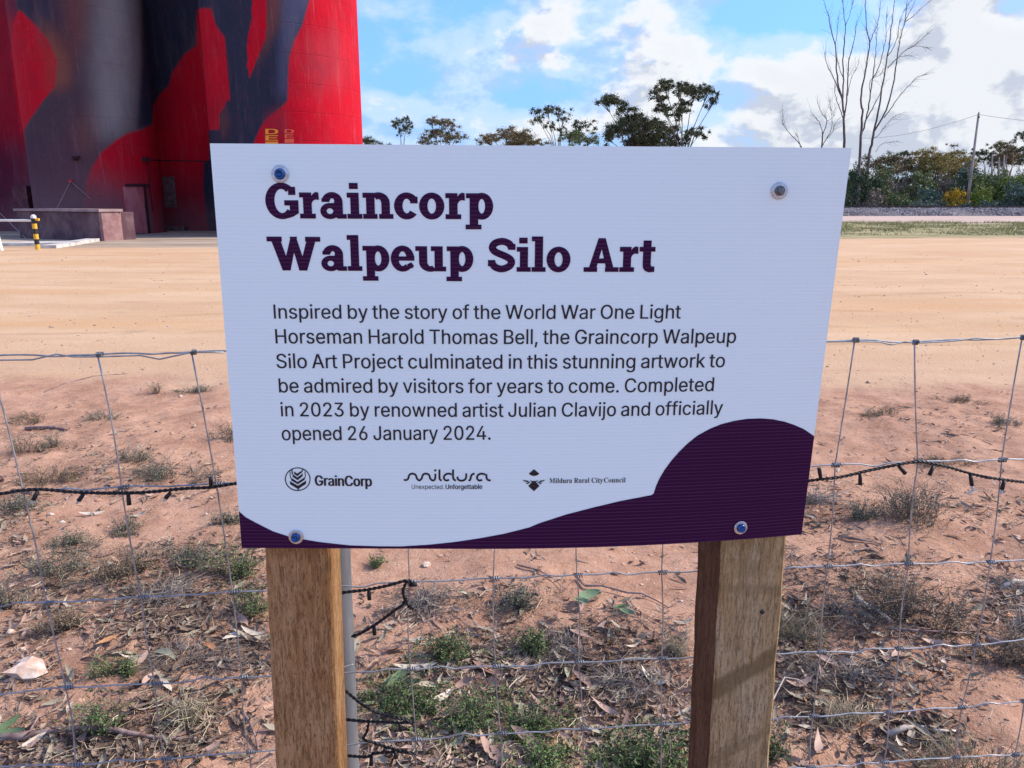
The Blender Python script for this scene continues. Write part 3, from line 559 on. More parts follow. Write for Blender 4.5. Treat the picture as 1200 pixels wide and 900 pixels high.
logo('logo_word', [stroke([(122, 206), (152, 206), (170, 190), (182, 152), (215, 138), (250, 152), (264, 190), (290, 211), (316, 190), (328, 152), (360, 138), (395, 152), (408, 190), (432, 211), (456, 203), (463, 175), (463, 138)], 21),
  rc(452, 92, 474, 114), stroke([(508, 93), (508, 185), (516, 204), (532, 214)], 21), stroke([(640, 145), (600, 138), (565, 155), (556, 188), (578, 211), (612, 205)], 21),
  stroke([(655, 93), (655, 175), (664, 200), (685, 214)], 21), stroke([(703, 170), (708, 198), (742, 214), (780, 204), (796, 175), (797, 135)], 21),
  stroke([(822, 214), (840, 203), (850, 165), (864, 145), (888, 138)], 21), stroke([(1004, 146), (962, 138), (925, 153), (914, 188), (936, 211), (970, 205)], 21),
  stroke([(1014, 143), (1018, 185), (1032, 206), (1062, 211)], 21)], 460, 540, 9.23)
logo('council_emblem', [[[(163, 165), (212, 122), (265, 165), (245, 181), (212, 189), (183, 181)]], [[(212, 336), (157, 285), (190, 250), (212, 232), (236, 250), (267, 285)]],
  [[(100, 226), (150, 232), (178, 252), (168, 258), (140, 244), (118, 240)]], [[(128, 250), (160, 258), (160, 270), (140, 262)]], [[(322, 226), (276, 232), (246, 252), (256, 258), (284, 244), (306, 240)]], [[(294, 250), (264, 258), (264, 270), (284, 262)]],
  [[(165, 228), (212, 240), (260, 228), (236, 246), (212, 236), (190, 246)]]], 600, 535, 8.276)

# bolts with washers
m_zinc = mottled('zinc', (.42, .46, .50), (.62, .65, .68), 300, .35, .85)
m_blue = material('blue_driver_coating', lambda t, b: (.015, .09, .30), .25, .5, .6)
m_dark = material('dark_rubber', lambda t, b: (.02, .025, .03), .6)
m_steel = mottled('dark_steel', (.10, .11, .12), (.22, .23, .24), 300, .35, .8)
BOLTS = [(328.5, 204, 10, 'b'), (913, 223.5, 9.8, 's'), (347, 629, 8.6, 'b'), (867.5, 618, 8.2, 'b')]
for px, py, rpx, kd in BOLTS:
    s, t = inv(px, py); c = sheet(s, t, .0009); ax = sheet(s, t, 1.0)-sheet(s, t, 0.)
    rw = rpx/FOC*np.dot(c-H(0, 0, EYE), [0, math.cos(R(PITCH)), -math.sin(R(PITCH))])
    q = Geo()
    if kd == 's': q.lathe(c, ax, [(rw*.58, .0025), (rw*.60, .004), (rw*.50, .0052)], 20); q.lathe(c+ax*.004, ax, [(rw*.46, 0), (rw*.46, .0048), (rw*.36, .006)], 6, .3)
    else: q.lathe(c, ax, [(rw*.62, .0015), (rw*.66, .0022), (rw*.62, .0034), (rw*.56, .0062), (rw*.44, .0068), (rw*.36, .0066), (rw*.34, .003), (rw*.05, .003)], 24)
    bo = q.build('bolt', m_steel if kd == 's' else m_blue, root, smooth=(kd != 's'), label='grey steel bolt with hexagonal head' if kd == 's' else 'blue coated screw head')
    Geo().lathe(c, ax, [(rw, 0), (rw, .0011), (rw*.93, .0018), (rw*.5, .0020), (rw*.3, .0021)], 28).build('washer', m_zinc, bo, smooth=False)

# ================================================================== TIMBER POSTS
def wood(name, c1, c2, c3, stain, bands=()):
    def bd(t, b):
        oc = t.new('ShaderNodeTexCoord').outputs['Object']
        fib = t.noise(t.scaled(oc, (1, 1, .085)), 210, 6, .85, .5)
        spk = t.noise(t.scaled(oc, (1, 1, .16)), 330, 4, .9)
        brd = t.noise(t.scaled(oc, (1, 1, .16)), 24, 5, .7, .8)
        col = t.mix(t.smooth(brd, .36, .62), c1, c2)
        col = t.mix(t.math('MULTIPLY', t.smooth(fib, .48, .60), .72), col, c3)
        col = t.mix(t.math('MULTIPLY', t.smooth(spk, .53, .595), .82), col, tuple(k*.35 for k in c1))
        st = t.noise(t.scaled(oc, (1, 1, .7)), 7.0, 5, .62, .6)
        col = t.mix(t.math('MULTIPLY', t.smooth(st, .50, .64), stain), col, tuple(k*.5 for k in c1))
        # weathered knots
        vo = t.new('ShaderNodeTexVoronoi', feature='F1'); t.l.new(t.scaled(oc, (1, 1, .55)), vo.inputs['Vector']); vo.inputs['Scale'].default_value = 9
        dst = t.math('ADD', vo.outputs['Distance'], t.math('MULTIPLY', t.noise(oc, 40, 3), .12))
        col = t.mix(t.math('MULTIPLY', t.smooth(dst, .11, .17, 1, 0), .7), col, tuple(k*.4 for k in c1))
        if bands:
            pos = t.new('ShaderNodeNewGeometry').outputs['Position']; sp_ = t.new('ShaderNodeSeparateXYZ'); t.l.new(pos, sp_.inputs[0])
            wob = t.math('MULTIPLY', t.math('SUBTRACT', t.noise(oc, 30, 4, .7), .5), .03)
        for (x0, z0, k, hw, op) in bands:       # damp weather stains
            ln = t.math('ADD', t.math('SUBTRACT', sp_.outputs[2], z0), t.math('ADD', t.math('MULTIPLY', t.math('SUBTRACT', sp_.outputs[0], x0), -k), wob))
            col = t.mix(t.math('MULTIPLY', t.smooth(t.math('ABSOLUTE', ln), hw*.55, hw*1.25, 1, 0), op), col, tuple(k_*.40 for k_ in c1))
        h = t.math('ADD', fib, t.math('MULTIPLY', spk, .8))
        bump(t, b, h, 1.0, .016)
        return col
    return material(name, bd, .9, 0, .15)
m_wood1 = wood('sawn_hardwood', (.72, .37, .14), (.93, .58, .28), (.30, .13, .05), .45)
_a, _b = at_depth(902, 772, 1.165), at_depth(834, 807, 1.155); _k = (_a[2]-_b[2])/(_a[0]-_b[0]); _c = at_depth(880, 690, 1.16)
m_wood2 = wood('weathered_hardwood', (.82, .57, .27), (.95, .76, .45), (.30, .17, .08), .6, bands=[(_a[0], _a[2], _k, .020, .75), (_c[0], _c[2], -.2, .010, .35), (_c[0], _c[2]-.30, .5, .012, .4)])
def beam(corners_top, corners_bot, g, r=.003, n=110):
    """square post: four corners (anticlockwise from above) at top and foot, chamfered, slightly uneven edges"""
    ct = np.array(corners_top); cb = np.array(corners_bot); loops = []
    for k in range(n+1):
        f = k/n; c = cb*(1-f)+ct*f; lp = []
        for j in range(4):
            a = c[j-1]-c[j]; a /= np.linalg.norm(a); d = c[(j+1) % 4]-c[j]; d /= np.linalg.norm(d)
            e = r*(.75+.5*math.sin(k*.31+j*5)**2+1.1*float(vnoise(np.array(k*.45), np.array(j*9.3), 5))) if 0 < k < n else r*1.2
            lp += [c[j]+a*e, c[j]+d*e]
        if k == n: lp = [p + (c.mean(0)-p)*.04 for p in lp]
        loops.append(lp)
    v = np.array(loops).reshape(-1, 3); m = 8
    f = [(i*m+j, i*m+(j+1) % m, (i+1)*m+(j+1) % m, (i+1)*m+j) for i in range(n) for j in range(m)]
    g.add(v, f+[tuple(range(m))[::-1], tuple(n*m+j for j in range(m))])
def post_corners(fl, fr, dep):
    """front-left, front-right and depth -> corners front-left, front-right, back-right, back-left"""
    fl = np.array(fl); fr = np.array(fr); d = fr-fl; nrm = np.array([-d[1], d[0], 0]); nrm = nrm/np.linalg.norm(nrm)*dep
    return [fl, fr, fr+nrm, fl+nrm]
def hz(px, py, Y, z):
    p = at_depth(px, py, Y); p[2] = z; return p
# left post
a0, b0 = at_depth(309.3, 645, 1.112), at_depth(385.8, 645, 1.113)
a1, b1 = at_depth(322.7, 899, 1.109), at_depth(395.8, 899, 1.110)
def extend(p, q, z): return p+(q-p)*((z-p[2])/(q[2]-p[2]))
top = [extend(a0, a1, 1.655), extend(b0, b1, 1.652)]; bot = [extend(a0, a1, -.15), extend(b0, b1, -.15)]
for q in top: q[1] = 1.1215
g = Geo(); beam(post_corners(*top, .075), post_corners(*bot, .075), g, .0022)
g.build('timber_post', m_wood1, label='darker brown timber post holding the left end of the sign, beside the grey pipe', cat='post', group='timber posts of the sign')
# right post
a0, b0 = at_depth(845.5, 632, 1.152), at_depth(912.5, 629, 1.166)
a1, b1 = at_depth(830.5, 899, 1.152), at_depth(895.5, 899, 1.168)
a0[1] = a1[1] = 1.155; b0[1] = b1[1] = 1.168
top = [extend(a0, a1, 1.655), extend(b0, b1, 1.655)]; bot = [extend(a0, a1, -.15), extend(b0, b1, -.15)]; bot[1][2] = bot[0][2]
wv_ = bot[1]-bot[0]; top[1] = top[0]+H(wv_[0], wv_[1], 0)
for q in top: q[1] += 1.1400-top[0][1]
g = Geo(); beam(post_corners(*top, .092), post_corners(*bot, .092), g, .003)
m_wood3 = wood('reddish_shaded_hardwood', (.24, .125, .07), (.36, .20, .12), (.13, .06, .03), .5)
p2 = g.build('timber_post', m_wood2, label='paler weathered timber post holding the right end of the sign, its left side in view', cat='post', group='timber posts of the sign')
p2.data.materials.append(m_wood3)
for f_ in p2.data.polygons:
    if f_.normal.x < -.8: f_.material_index = 1  # left face: its shade is painted in as a darker, redder wood colour
c = at_depth(893, 717, 1.1605); Geo().lathe(c+H(0, .002, 0), (0.15, -1, 0), [(.0042, 0), (.0042, .003), (.003, .0042)], 12).build('nail', m_dark, p2)
# galvanised pipe behind the left post
m_galv = mottled('galvanised_steel', (.15, .17, .19), (.25, .27, .30), 14, .5, .45, stretch=(1, 1, .3))
ax_t, ax_b = at_depth(394.5, 645, 1.282), at_depth(406.0, 899, 1.282)
def pc(z): return extend(ax_t, ax_b, z)
g = Geo(); zs = [-.25, .3, .7, 1.0, 1.3, 1.43]; g.tube([pc(z) for z in zs], .0245, 24)
pr = g.build('fence_pipe_post', m_galv, label='grey galvanised steel pipe standing just behind the left timber post', cat='fence post', smooth=False)
for p in pr.data.polygons: p.use_smooth = len(p.vertices) == 4
Geo().lathe(pc(1.43), (0, 0, 1), [(.0265, -.02), (.0265, .002), (.02, .010), (.004, .012)], 20).build('pipe_cap', m_galv, pr)

# ================================================================== WIRE FENCE
FA, FB = 1.270, .094
def F(px, py, off=0.):
    d = ray(px, py); k = (FA-off)/(d[1]-FB*d[0]); return H(0, 0, EYE)+d*k
def FX(x, z, off=0.): return H(x, FA-off+FB*x, z)
ROWZ = [1.361, 1.133, .936, .759, .616, .490, .370, .260, .160]
KN = { # stay -> px of its knots on the five line wires in view (None = behind the sign or a post)
 0: [(-13, 417), (28, 576), (54.8, 706.5), (78, 805.5), (89, 896)], 1: [(115, 415.5), (143, 571), (166, 700), (182, 801.5), (193, 889)],
 2: [(225, 412.5), (254, 567), (273, 694), (284, 793.6), (292, 881)], 4: [None, None, (480, 682), (481, 784), (487.5, 866.6)],
 5: [None, None, (578, 678), (581, 781), (587, 859.5)], 6: [None, None, (676, 674), (677.6, 776), (683, 854)], 7: [None, None, (775, 671), (775, 772), (775.5, 849)],
 9: [(1001, 398.5), (978, 545), (969, 664), (961, 764), (952.5, 839.5)], 10: [(1071, 401), (1075, 541.5), (1064, 661), (1052.6, 760), (1040.6, 834.6)],
 11: [(1197, 395.5), (1173, 539), (1159.6, 659), (1143, 756), (1126, 829)]}
cols = {}
for k, row in KN.items():
    pts = [F(*p) if p else None for p in row]; known = [p for p in pts if p is not None]
    for r in range(5):
        if pts[r] is None: pts[r] = FX(known[0][0], ROWZ[r])
    for r in range(5, 9): pts.append(FX(pts[4][0]+.004*(r-4), ROWZ[r]))
    cols[k] = pts
def avg(a, b): return [(p+q)/2 for p, q in zip(cols[a], cols[b])]
cols[3] = avg(2, 4); cols[8] = avg(7, 9)
for k in range(12, 18): cols[k] = [FX(cols[11][r][0]+.15*(k-11)-.004*r, ROWZ[r]-.004) for r in range(9)]
for k in range(-6, 0): cols[k] = [FX(cols[0][r][0]+.15*k, ROWZ[r]-.003) for r in range(9)]
order = sorted(cols)
m_wire = mottled('galvanised_wire', (.22, .25, .28), (.38, .41, .44), 40, .42, .55)
m_wired = mottled('dark_wire_knot', (.13, .15, .17), (.28, .30, .33), 60, .45, .55)
fence = thing('wire_fence', (0, 1.27, 0), 'hinge joint wire mesh fence of grey galvanised wire running behind the sign', 'fence')
for r in range(9):
    path = []; g2 = np.random.default_rng(r)
    for k0, k1 in zip(order[:-1], order[1:]):
        a, b = cols[k0][r], cols[k1][r]; kn = g2.uniform(.35, .65); amp = g2.uniform(-.006, .006) if r else g2.uniform(-.002, .002)
        for f in np.linspace(0, 1, 12, endpoint=False):
            wob = amp*math.exp(-((f-kn)/.12)**2) - amp*.6*math.exp(-((f-kn-.16)/.10)**2) + .0012*math.sin(f*6.28+r)
            path.append(a*(1-f)+b*f+H(0, 0, wob))
    path.append(cols[order[-1]][r])
    Geo().tube(path, .0015 if r in (0, 8) else .0014, 6).build('line_wire', m_wire, fence, smooth=True)
# loose second strand of the top wire, with its kinks
for pts in ([(-60, 423), (0, 422), (38, 421.5), (66, 415), (85, 418), (115, 418), (165, 416.5), (187, 421), (205, 417), (226, 412.5), (262, 413)],
            [(940, 401), (1001, 400), (1030, 400.5), (1044, 404), (1060, 400.5), (1072, 402), (1115, 400), (1142, 396.5), (1167, 397.5), (1198, 395), (1270, 394)]):
    Geo().tube([F(x, y, .002) for x, y in pts], .0014, 5).build('line_wire', m_wire, fence, smooth=True, label='slack kinked second strand of the top wire')
for k in order:
    path = []; c = cols[k]; g2 = np.random.default_rng(k+50)
    for r in range(8):
        a, b = c[r], c[r+1]; am = g2.uniform(-.004, .004)
        for f in np.linspace(0, 1, 5, endpoint=False): path.append(a*(1-f)+b*f + H(am*math.sin(f*math.pi), -.002, 0))
    path.append(c[8]); Geo().tube(path, .0013, 6).build('stay_wire', m_wire, fence, smooth=True)
# spiral knots, one mesh shared by all
g = Geo(); hel = [(u*.017-.0085, .0036*math.cos(u*2*math.pi*4), .0036*math.sin(u*2*math.pi*4)) for u in np.linspace(0, 1, 33)]
g.tube(hel, .0014, 5); knot0 = g.build('knot', m_wired, smooth=True, origin=(0, 0, 0)); kme = knot0.data; bpy.data.objects.remove(knot0)
for k in order:
    for r in range(9):
        ko = bpy.data.objects.new('knot', kme); COL.objects.link(ko); ko.parent = fence
        ko.location = Vector(cols[k][r]-WL['wire_fence'])+Vector((.003, 0, 0)); ko.rotation_euler = (random.uniform(0, 6), random.uniform(-.08, .08), math.atan(FB)); ko.scale = (1, 1, 1) if r else (.55, 1.05, 1.05)

# ================================================================== STRING LIGHTS hung on the fence
m_cable = material('black_cable', lambda t, b: (.008, .009, .012), .5, 0, .35)
m_bulb = material('clear_bulb', lambda t, b: (.35, .45, .55), .15, 0, .6)
def twisted(pts, rad=.0019, pitch=.018):
    p = np.array(pts); q = np.vstack([2*p[0]-p[1], p, 2*p[-1]-p[-2]]); o = []
    for k in range(1, len(q)-2):
        n = max(3, int(np.linalg.norm(q[k+1]-q[k])/.004))
        for j in range(n):
            t = j/n; o.append(.5*((2*q[k])+(q[k+1]-q[k-1])*t+(2*q[k-1]-5*q[k]+4*q[k+1]-q[k+2])*t*t+(3*q[k]-q[k-1]-3*q[k+1]+q[k+2])*t**3))
    o.append(p[-1]); o = np.array(o); L = np.concatenate([[0], np.cumsum(np.linalg.norm(np.diff(o, axis=0), axis=1))])
    d = np.gradient(o, axis=0); d /= np.linalg.norm(d, axis=1)[:, None]; a = np.cross(d, [0, 1., 0]); a /= np.linalg.norm(a, axis=1)[:, None]; b = np.cross(d, a)
    g = Geo()
    for ph in (0, math.pi):
        w_ = L/pitch*2*math.pi+ph; g.tube(o+(np.cos(w_)[:, None]*a+np.sin(w_)[:, None]*b)*rad*.85, rad, 5)
    return g
def string_light(paths, drops, label, rad=.0019):
    ps = [[F(x, y, .005) for x, y in p] for p in paths]
    t = thing('string_lights', ps[0][0], label, 'string lights')
    for p in ps: twisted(p, rad).build('cable', m_cable, t, smooth=True)
    for x0, y0, x1, y1, tip in drops:
        a, b = F(x0, y0, .006), F(x1, y1, .010); h = Geo().tube([a, a*.5+b*.5, b], [.0030, .0036, .0038], 8).build('bulb_holder', m_cable, t, smooth=True)
        if tip: Geo().tube([b, b+(b-a)*.35, b+(b-a)*.5], [.0022, .0018, .0004], 8).build('bulb', m_bulb, h, smooth=True)
string_light([[(-80, 581), (-30, 579), (0, 578.5), (25, 574.5), (50, 573.5), (95, 577), (140, 577.8), (175, 576.5), (215, 572.5), (246, 571), (276, 566.5), (330, 560)]],
  [(44, 576, 39, 586, 1), (98, 579, 92, 587, 1), (150, 578, 151.5, 592, 0), (200, 577, 194, 584, 1), (247, 569, 247, 560, 0)],
  'black cable with small bulbs hung along the fence left of the sign')
string_light([[(880, 575), (948, 563.5), (985, 559), (1020, 551), (1050, 545), (1070, 541.5), (1083, 541.5), (1110, 547), (1145, 557), (1175, 562), (1200, 565), (1280, 573)]],
  [(962, 562, 960, 549, 0), (1008, 555, 1008, 568, 0), (1053, 546, 1061, 555, 0), (1094, 546, 1089, 557, 0), (1137, 556, 1139, 569, 1), (1177, 563, 1174, 574, 1)],
  'black cable with small bulbs hung along the fence right of the sign')
string_light([[(380, 698), (405, 694), (430, 691), (455, 686), (476, 680.5), (487, 684)], [(477, 681), (472, 692), (474, 706), (460, 717), (444, 729), (425, 741), (412, 746)], [(472, 705), (484, 712)]],
  [(432, 691, 433, 703, 0), (476, 704, 477, 703, 0), (438, 733, 439, 744, 0), (480, 686, 488, 685, 0), (478, 710, 485, 713, 0)],
  'upper tangle of black bulb cable beside the grey pipe, looped over a knot')
string_light([[(403, 808), (420, 822), (437, 833), (455, 839), (472, 843), (484, 848)], [(404, 843), (424, 845), (445, 846), (470, 847), (486, 846)], [(432, 846), (430, 857), (426, 866), (437, 870), (462, 878), (476, 881)],
  [(400, 885), (430, 887), (437, 883), (452, 882), (466, 881), (487, 883)]], [(463, 880, 464, 889, 0), (435, 886, 435, 897, 0), (468, 847, 470, 857, 0), (449, 882, 452, 878, 0)],
  'lower tangle of black bulb cable beside the grey pipe near the picture foot')
g = twisted([pc(.765)+H(-.026, -.02, 0), pc(.765)+H(0, -.033, .002), pc(.765)+H(.026, -.02, .001)], .0012, .01)
g.tube([F(396, 774, .01), F(401, 779, .015), F(399, 789, .012), F(402, 795, .01)], .0013, 5); g.build('wire_tie', m_wire, fence, smooth=True)

# ================================================================== GROUND CLUTTER
# where litter gathers: (px, py, half width, half height, weight)
LIT = [(640, 800, 170, 60, 1.), (740, 845, 70, 70, .8), (560, 880, 110, 40, .8), (215, 720, 110, 50, .9), (90, 880, 120, 30, .9), (220, 850, 90, 50, .6), (160, 560, 90, 30, .35),
       (60, 690, 60, 50, .5), (25, 780, 50, 70, .4), (940, 780, 50, 80, .9), (1000, 690, 70, 40, .6), (1000, 800, 90, 40, .8), (1080, 740, 90, 40, .6), (1190, 710, 50, 50, .7), (960, 600, 40, 40, .4), (1060, 860, 60, 30, .6),
       (290, 760, 60, 50, .6), (240, 660, 80, 25, .7), (490, 715, 60, 25, .5), (600, 705, 50, 20, .4), (470, 870, 50, 60, .7), (700, 750, 90, 20, .7), (1150, 600, 90, 25, .25), (100, 520, 90, 30, .15), (1100, 500, 100, 40, .12), (10, 610, 40, 60, .5)]
LG = [(to_ground(a, b), a, b, c, d, wt) for a, b, c, d, wt in LIT]
def litter(x, y):
    px, py = to_px(np.stack([x, y, np.zeros_like(x)], -1)); t = np.full(len(x), .02)
    for _, a, b, c, d, wt in LG: t = np.maximum(t, wt*np.exp(-(((px-a)/c)**2+((py-b)/d)**2)*.9))
    return t*(.45+1.1*fbm(x, y, 5, 3, 77))
def scatter(n, dens=True, ylo=1.55, yhi=6.6, tot=40, pw=1.0, xk=.78):
    """points on the near ground, thicker where litter gathers"""
    out = []; g = np.random.default_rng(tot)
    while len(out) < n:
        u = g.uniform(size=4000); y = ylo*(yhi/ylo)**(u**pw); x = g.uniform(-1, 1, 4000)*(y*xk+.25)
        k = g.uniform(size=4000) < (litter(x, y) if dens else .5)
        out += list(zip(x[k], y[k]))
    p = np.array(out[:n]); return np.column_stack([p, gh(p[:, 0], p[:, 1])])
lcol = litter(XX.ravel(), np.maximum(YY.ravel(), 1.2)); lcol[(YY.ravel() > 8) | (YY.ravel() < 1.2)] = 0
ca_ = ground.data.color_attributes.new('litter', 'FLOAT_COLOR', 'POINT'); ca_.data.foreach_set('color', np.repeat(lcol, 4))
# --- stones
def lump_mesh(g, c, r, seed, fl=.6, sub=1):
    import bmesh
    bm = bmesh.new(); bmesh.ops.create_icosphere(bm, subdivisions=sub, radius=1)
    q = np.random.default_rng(seed); v = np.array([tuple(w_.co) for w_ in bm.verts]); v = v*(1+q.normal(0, .16, (len(v), 1)))*np.array([1+q.uniform(-.1, .3), 1, fl]); a = q.uniform(0, 6.3)
    v = np.stack([v[:, 0]*math.cos(a)-v[:, 1]*math.sin(a), v[:, 0]*math.sin(a)+v[:, 1]*math.cos(a), v[:, 2]], -1)
    g.add(v*r+np.asarray(c), [tuple(w_.index for w_ in f.verts) for f in bm.faces]); bm.free()
m_peb = foliage('pebbles', (.50, .32, .22), (.66, .55, .45), (.30, .19, .14), .9)
pts = np.concatenate([scatter(9000, False, 1.55, 9.0, 5, 1.0), scatter(4500, False, 6.5, 24.0, 6, .9)])
g = Geo(); pr_ = np.random.default_rng(3); oc = np.array([(1, 0, 0), (0, 1, 0), (-1, 0, 0), (0, -1, 0), (0, 0, .8), (0, 0, -.8)]); of = np.array([(0, 1, 4), (1, 2, 4), (2, 3, 4), (3, 0, 4), (1, 0, 5), (2, 1, 5), (3, 2, 5), (0, 3, 5)])
for p in pts:
    r = .0017*math.exp(pr_.normal(0, .55))*(1+.17*p[1]); g.add((oc+pr_.normal(0, .18, (6, 3)))*r*np.array([1.3, 1, .8])+p+[0, 0, r*.2], of)
g.build('pebbles', m_peb, kind='stuff', label='small pebbles and grit on the loam', smooth=False)
g = Geo()
for p in scatter(1500, False, 1.6, 6.9, 15, .8):
    r = .008*math.exp(pr_.normal(0, .45)); g.add((oc+pr_.normal(0, .22, (6, 3)))*r*np.array([1.6, 1.2, .55])+p, of)
g.build('earth_clods', mottled('clods', (.36, .19, .12), (.56, .35, .24), 60, .95), kind='stuff')
# --- fine litter: twigs, stalks, leaf crumbs
m_twig = foliage('fine_twigs', (.055, .04, .032), (.27, .205, .165), (.05, .035, .028), .9)
m_straw = foliage('pale_straw', (.42, .33, .21), (.60, .52, .38), None, .8)
m_crumb = foliage('leaf_crumbs', (.14, .09, .065), (.42, .30, .23), (.08, .055, .04), .75)
def sticks(n, tot, lmin, lmax, rad, lift=.006, curve=.25, **k):
    g = Geo(); q = np.random.default_rng(tot+1)
    for p in scatter(n, True, tot=tot, **k):
        L = q.uniform(lmin, lmax); a = q.uniform(0, math.pi); t = q.uniform(-.12, .2); c = q.normal(0, curve)*L
        d = np.array([math.cos(a), math.sin(a), t]); s_ = np.array([-math.sin(a), math.cos(a), 0]); z = np.array([0, 0, q.uniform(0, lift)+rad])
        r_ = rad*q.uniform(.6, 1.5); g.tube([p+z-d*L/2, p+z+s_*c*.5+[0, 0, .003], p+z+d*L/2], [r_, r_*.9, r_*.5], 3, False)
    return g
sticks(20000, 21, .012, .055, .0008).build('fine_litter', m_twig, kind='stuff', label='fine grey brown twig litter')
sticks(1300, 22, .03, .09, .0009, .02).build('dry_straw', m_straw, kind='stuff', label='pale dry grass straws lying in the litter')
def leaf_pts(L, wd, bend, cup, tw, n=7):
    """curved lanceolate gum leaf along x"""
    u = np.linspace(0, 1, n); hw = wd*.5*np.sin(np.pi*u**.8)**.8; hw[0] = wd*.04; hw[-1] = .0003
    cx = (u-.5)*L; cy = bend*L*(4*u*(1-u)); cz = cup*L*(u-.5)**2*2
    v = []
    for k in range(n):
        a = tw*(u[k]-.5); h = hw[k]
        v += [(cx[k], cy[k]-h*math.cos(a), cz[k]-h*math.sin(a)+h*.35), (cx[k], cy[k], cz[k]), (cx[k], cy[k]+h*math.cos(a), cz[k]+h*math.sin(a)+h*.35)]
    f = []
    for k in range(n-1):
        f += [(3*k, 3*k+3, 3*k+4, 3*k+1), (3*k+1, 3*k+4, 3*k+5, 3*k+2)]
    return np.array(v), f
def rot(yaw, pitch=0., roll=0.):
    cy, sy, cp, sp, cr, sr = math.cos(yaw), math.sin(yaw), math.cos(pitch), math.sin(pitch), math.cos(roll), math.sin(roll)
    return np.array([[cy, -sy, 0], [sy, cy, 0], [0, 0, 1]]) @ np.array([[cp, 0, sp], [0, 1, 0], [-sp, 0, cp]]) @ np.array([[1, 0, 0], [0, cr, -sr], [0, sr, cr]])
g = Geo(); q = np.random.default_rng(9)
for p in scatter(8000, True, tot=31):
    L = q.uniform(.012, .05); v, f = leaf_pts(L, L*q.uniform(.2, .45), q.normal(0, .1), q.uniform(-.2, .7), q.normal(0, 1.5), 4)
    g.add(v @ rot(q.uniform(0, 6.3), q.normal(0, .25), q.normal(0, .5)).T + p+[0, 0, .006], f)
g.build('leaf_crumbs', m_crumb, kind='stuff', label='crumbled small leaf fragments')

# --- fallen gum leaves one can tell apart
def leafmat(name, a, b):
    def bd(t, bb):
        o = t.new('ShaderNodeObjectInfo').outputs['Random']; oc_ = t.new('ShaderNodeTexCoord').outputs['Object']
        c = t.mix(o, a, b); return t.mix(t.math('MULTIPLY', t.smooth(t.noise(t.scaled(oc_, (1, 3, 1)), 45, 4), .5, .7), .45), c, tuple(k*.5 for k in a))
    return material(name, bd, .55, 0, .3)
LM = {'pinkish brown': leafmat('leaf_pink_brown', (.33, .20, .15), (.50, .35, .27)), 'dark brown': leafmat('leaf_dark_brown', (.15, .085, .065), (.30, .17, .13)),
      'pale cream': leafmat('leaf_cream', (.52, .42, .31), (.66, .58, .46)), 'grey green': leafmat('leaf_grey_green', (.20, .20, .12), (.36, .35, .24)), 'orange brown': leafmat('leaf_orange', (.46, .19, .07), (.52, .28, .13))}
LME = {}
for kind_, mt in LM.items():
    LME[kind_] = []
    for j in range(7):
        v, f = leaf_pts(1., q.uniform(.13, .24), q.uniform(-.14, .14), q.uniform(-.1, .5), q.normal(0, 1.3), 7)
        me = bpy.data.meshes.new('leaf'); me.from_pydata(v.tolist(), [], f); me.materials.append(mt); me.polygons.foreach_set('use_smooth', [True]*len(f)); LME[kind_].append(me)
def put_leaf(kind_, px, py, L, yaw, label=None, group=None, pitch=0., roll=0., lift=.007):
    p = G(px, py); o = bpy.data.objects.new('gum_leaf', random.choice(LME[kind_])); COL.objects.link(o)
    o.location = (p[0], p[1], p[2]+lift); o.rotation_euler = (roll, pitch, yaw); o.scale = (L, L, L)
    return tag(o, label or leaf_label(kind_, px, py, L, yaw, roll), 'leaf', group or 'fallen gum leaves on the ground')
CPX = [[to_px(c_[r_]) for c_ in (cols[k] for k in order)] for r_ in range(9)]
ORD = ['first', 'second', 'third', 'fourth', 'fifth', 'sixth', 'seventh', 'eighth', 'ninth', 'tenth', 'eleventh', 'twelfth', 'thirteenth']
SEEN = {}
def leaf_label(kd, px, py, L, yaw, roll):
    rows = [np.interp(px, [p[0] for p in CPX[r_]], [p[1] for p in CPX[r_]]) for r_ in range(9)]
    row = sum(1 for v in rows if v < py)
    r0 = min(max(row-1, 0), 8); colx = sorted(p[0] for p in CPX[r0] if p[0] > 0)
    n = sum(1 for v in colx if v < px)
    size = 'small' if L < .07 else ('large' if L > .105 else 'middling'); y = yaw % math.pi
    way = 'lying level' if (y < .5 or y > 2.64) else ('pointing away' if 1.07 < y < 2.07 else ('slanting right' if y < 1.1 else 'slanting left'))
    kd = {'pinkish brown': 'pinkish', 'dark brown': 'dark', 'pale cream': 'cream', 'grey green': 'olive', 'orange brown': 'orange'}[kd]
    for side in ('',):
        lb = '%s %s gum leaf %s, %s mesh column from left%s, below %s line wire' % (size, kd, way, ORD[min(n, 12)], side and ' '+side, ORD[max(row, 1)-1])
        if lb not in SEEN: break
    SEEN.setdefault(lb, 0); SEEN[lb] += 1
    return lb
cnt = 0; gl = np.random.default_rng(1234)
cand = scatter(2600, True, 1.6, 5.2, tot=61, pw=1.15)
px_, py_ = to_px(cand)
for (x, y, z), a, b in zip(cand, px_, py_):
    if cnt >= 245: break
    if not (4 < a < 1196 and 560 < b < 897) or (305 < a < 425) or (805 < a < 915): continue
    if b < 640 and 240 < a < 970: continue
    kd = gl.choice(['pinkish brown', 'dark brown', 'pale cream', 'grey green', 'orange brown'], p=[.42, .22, .20, .13, .03])
    b_=0; put_leaf(kd, a, b, gl.uniform(.045, .11), gl.uniform(0, 6.28), pitch=gl.normal(0, .22), roll=gl.normal(0, .45)); cnt += 1
g = Geo(); gm = Geo()
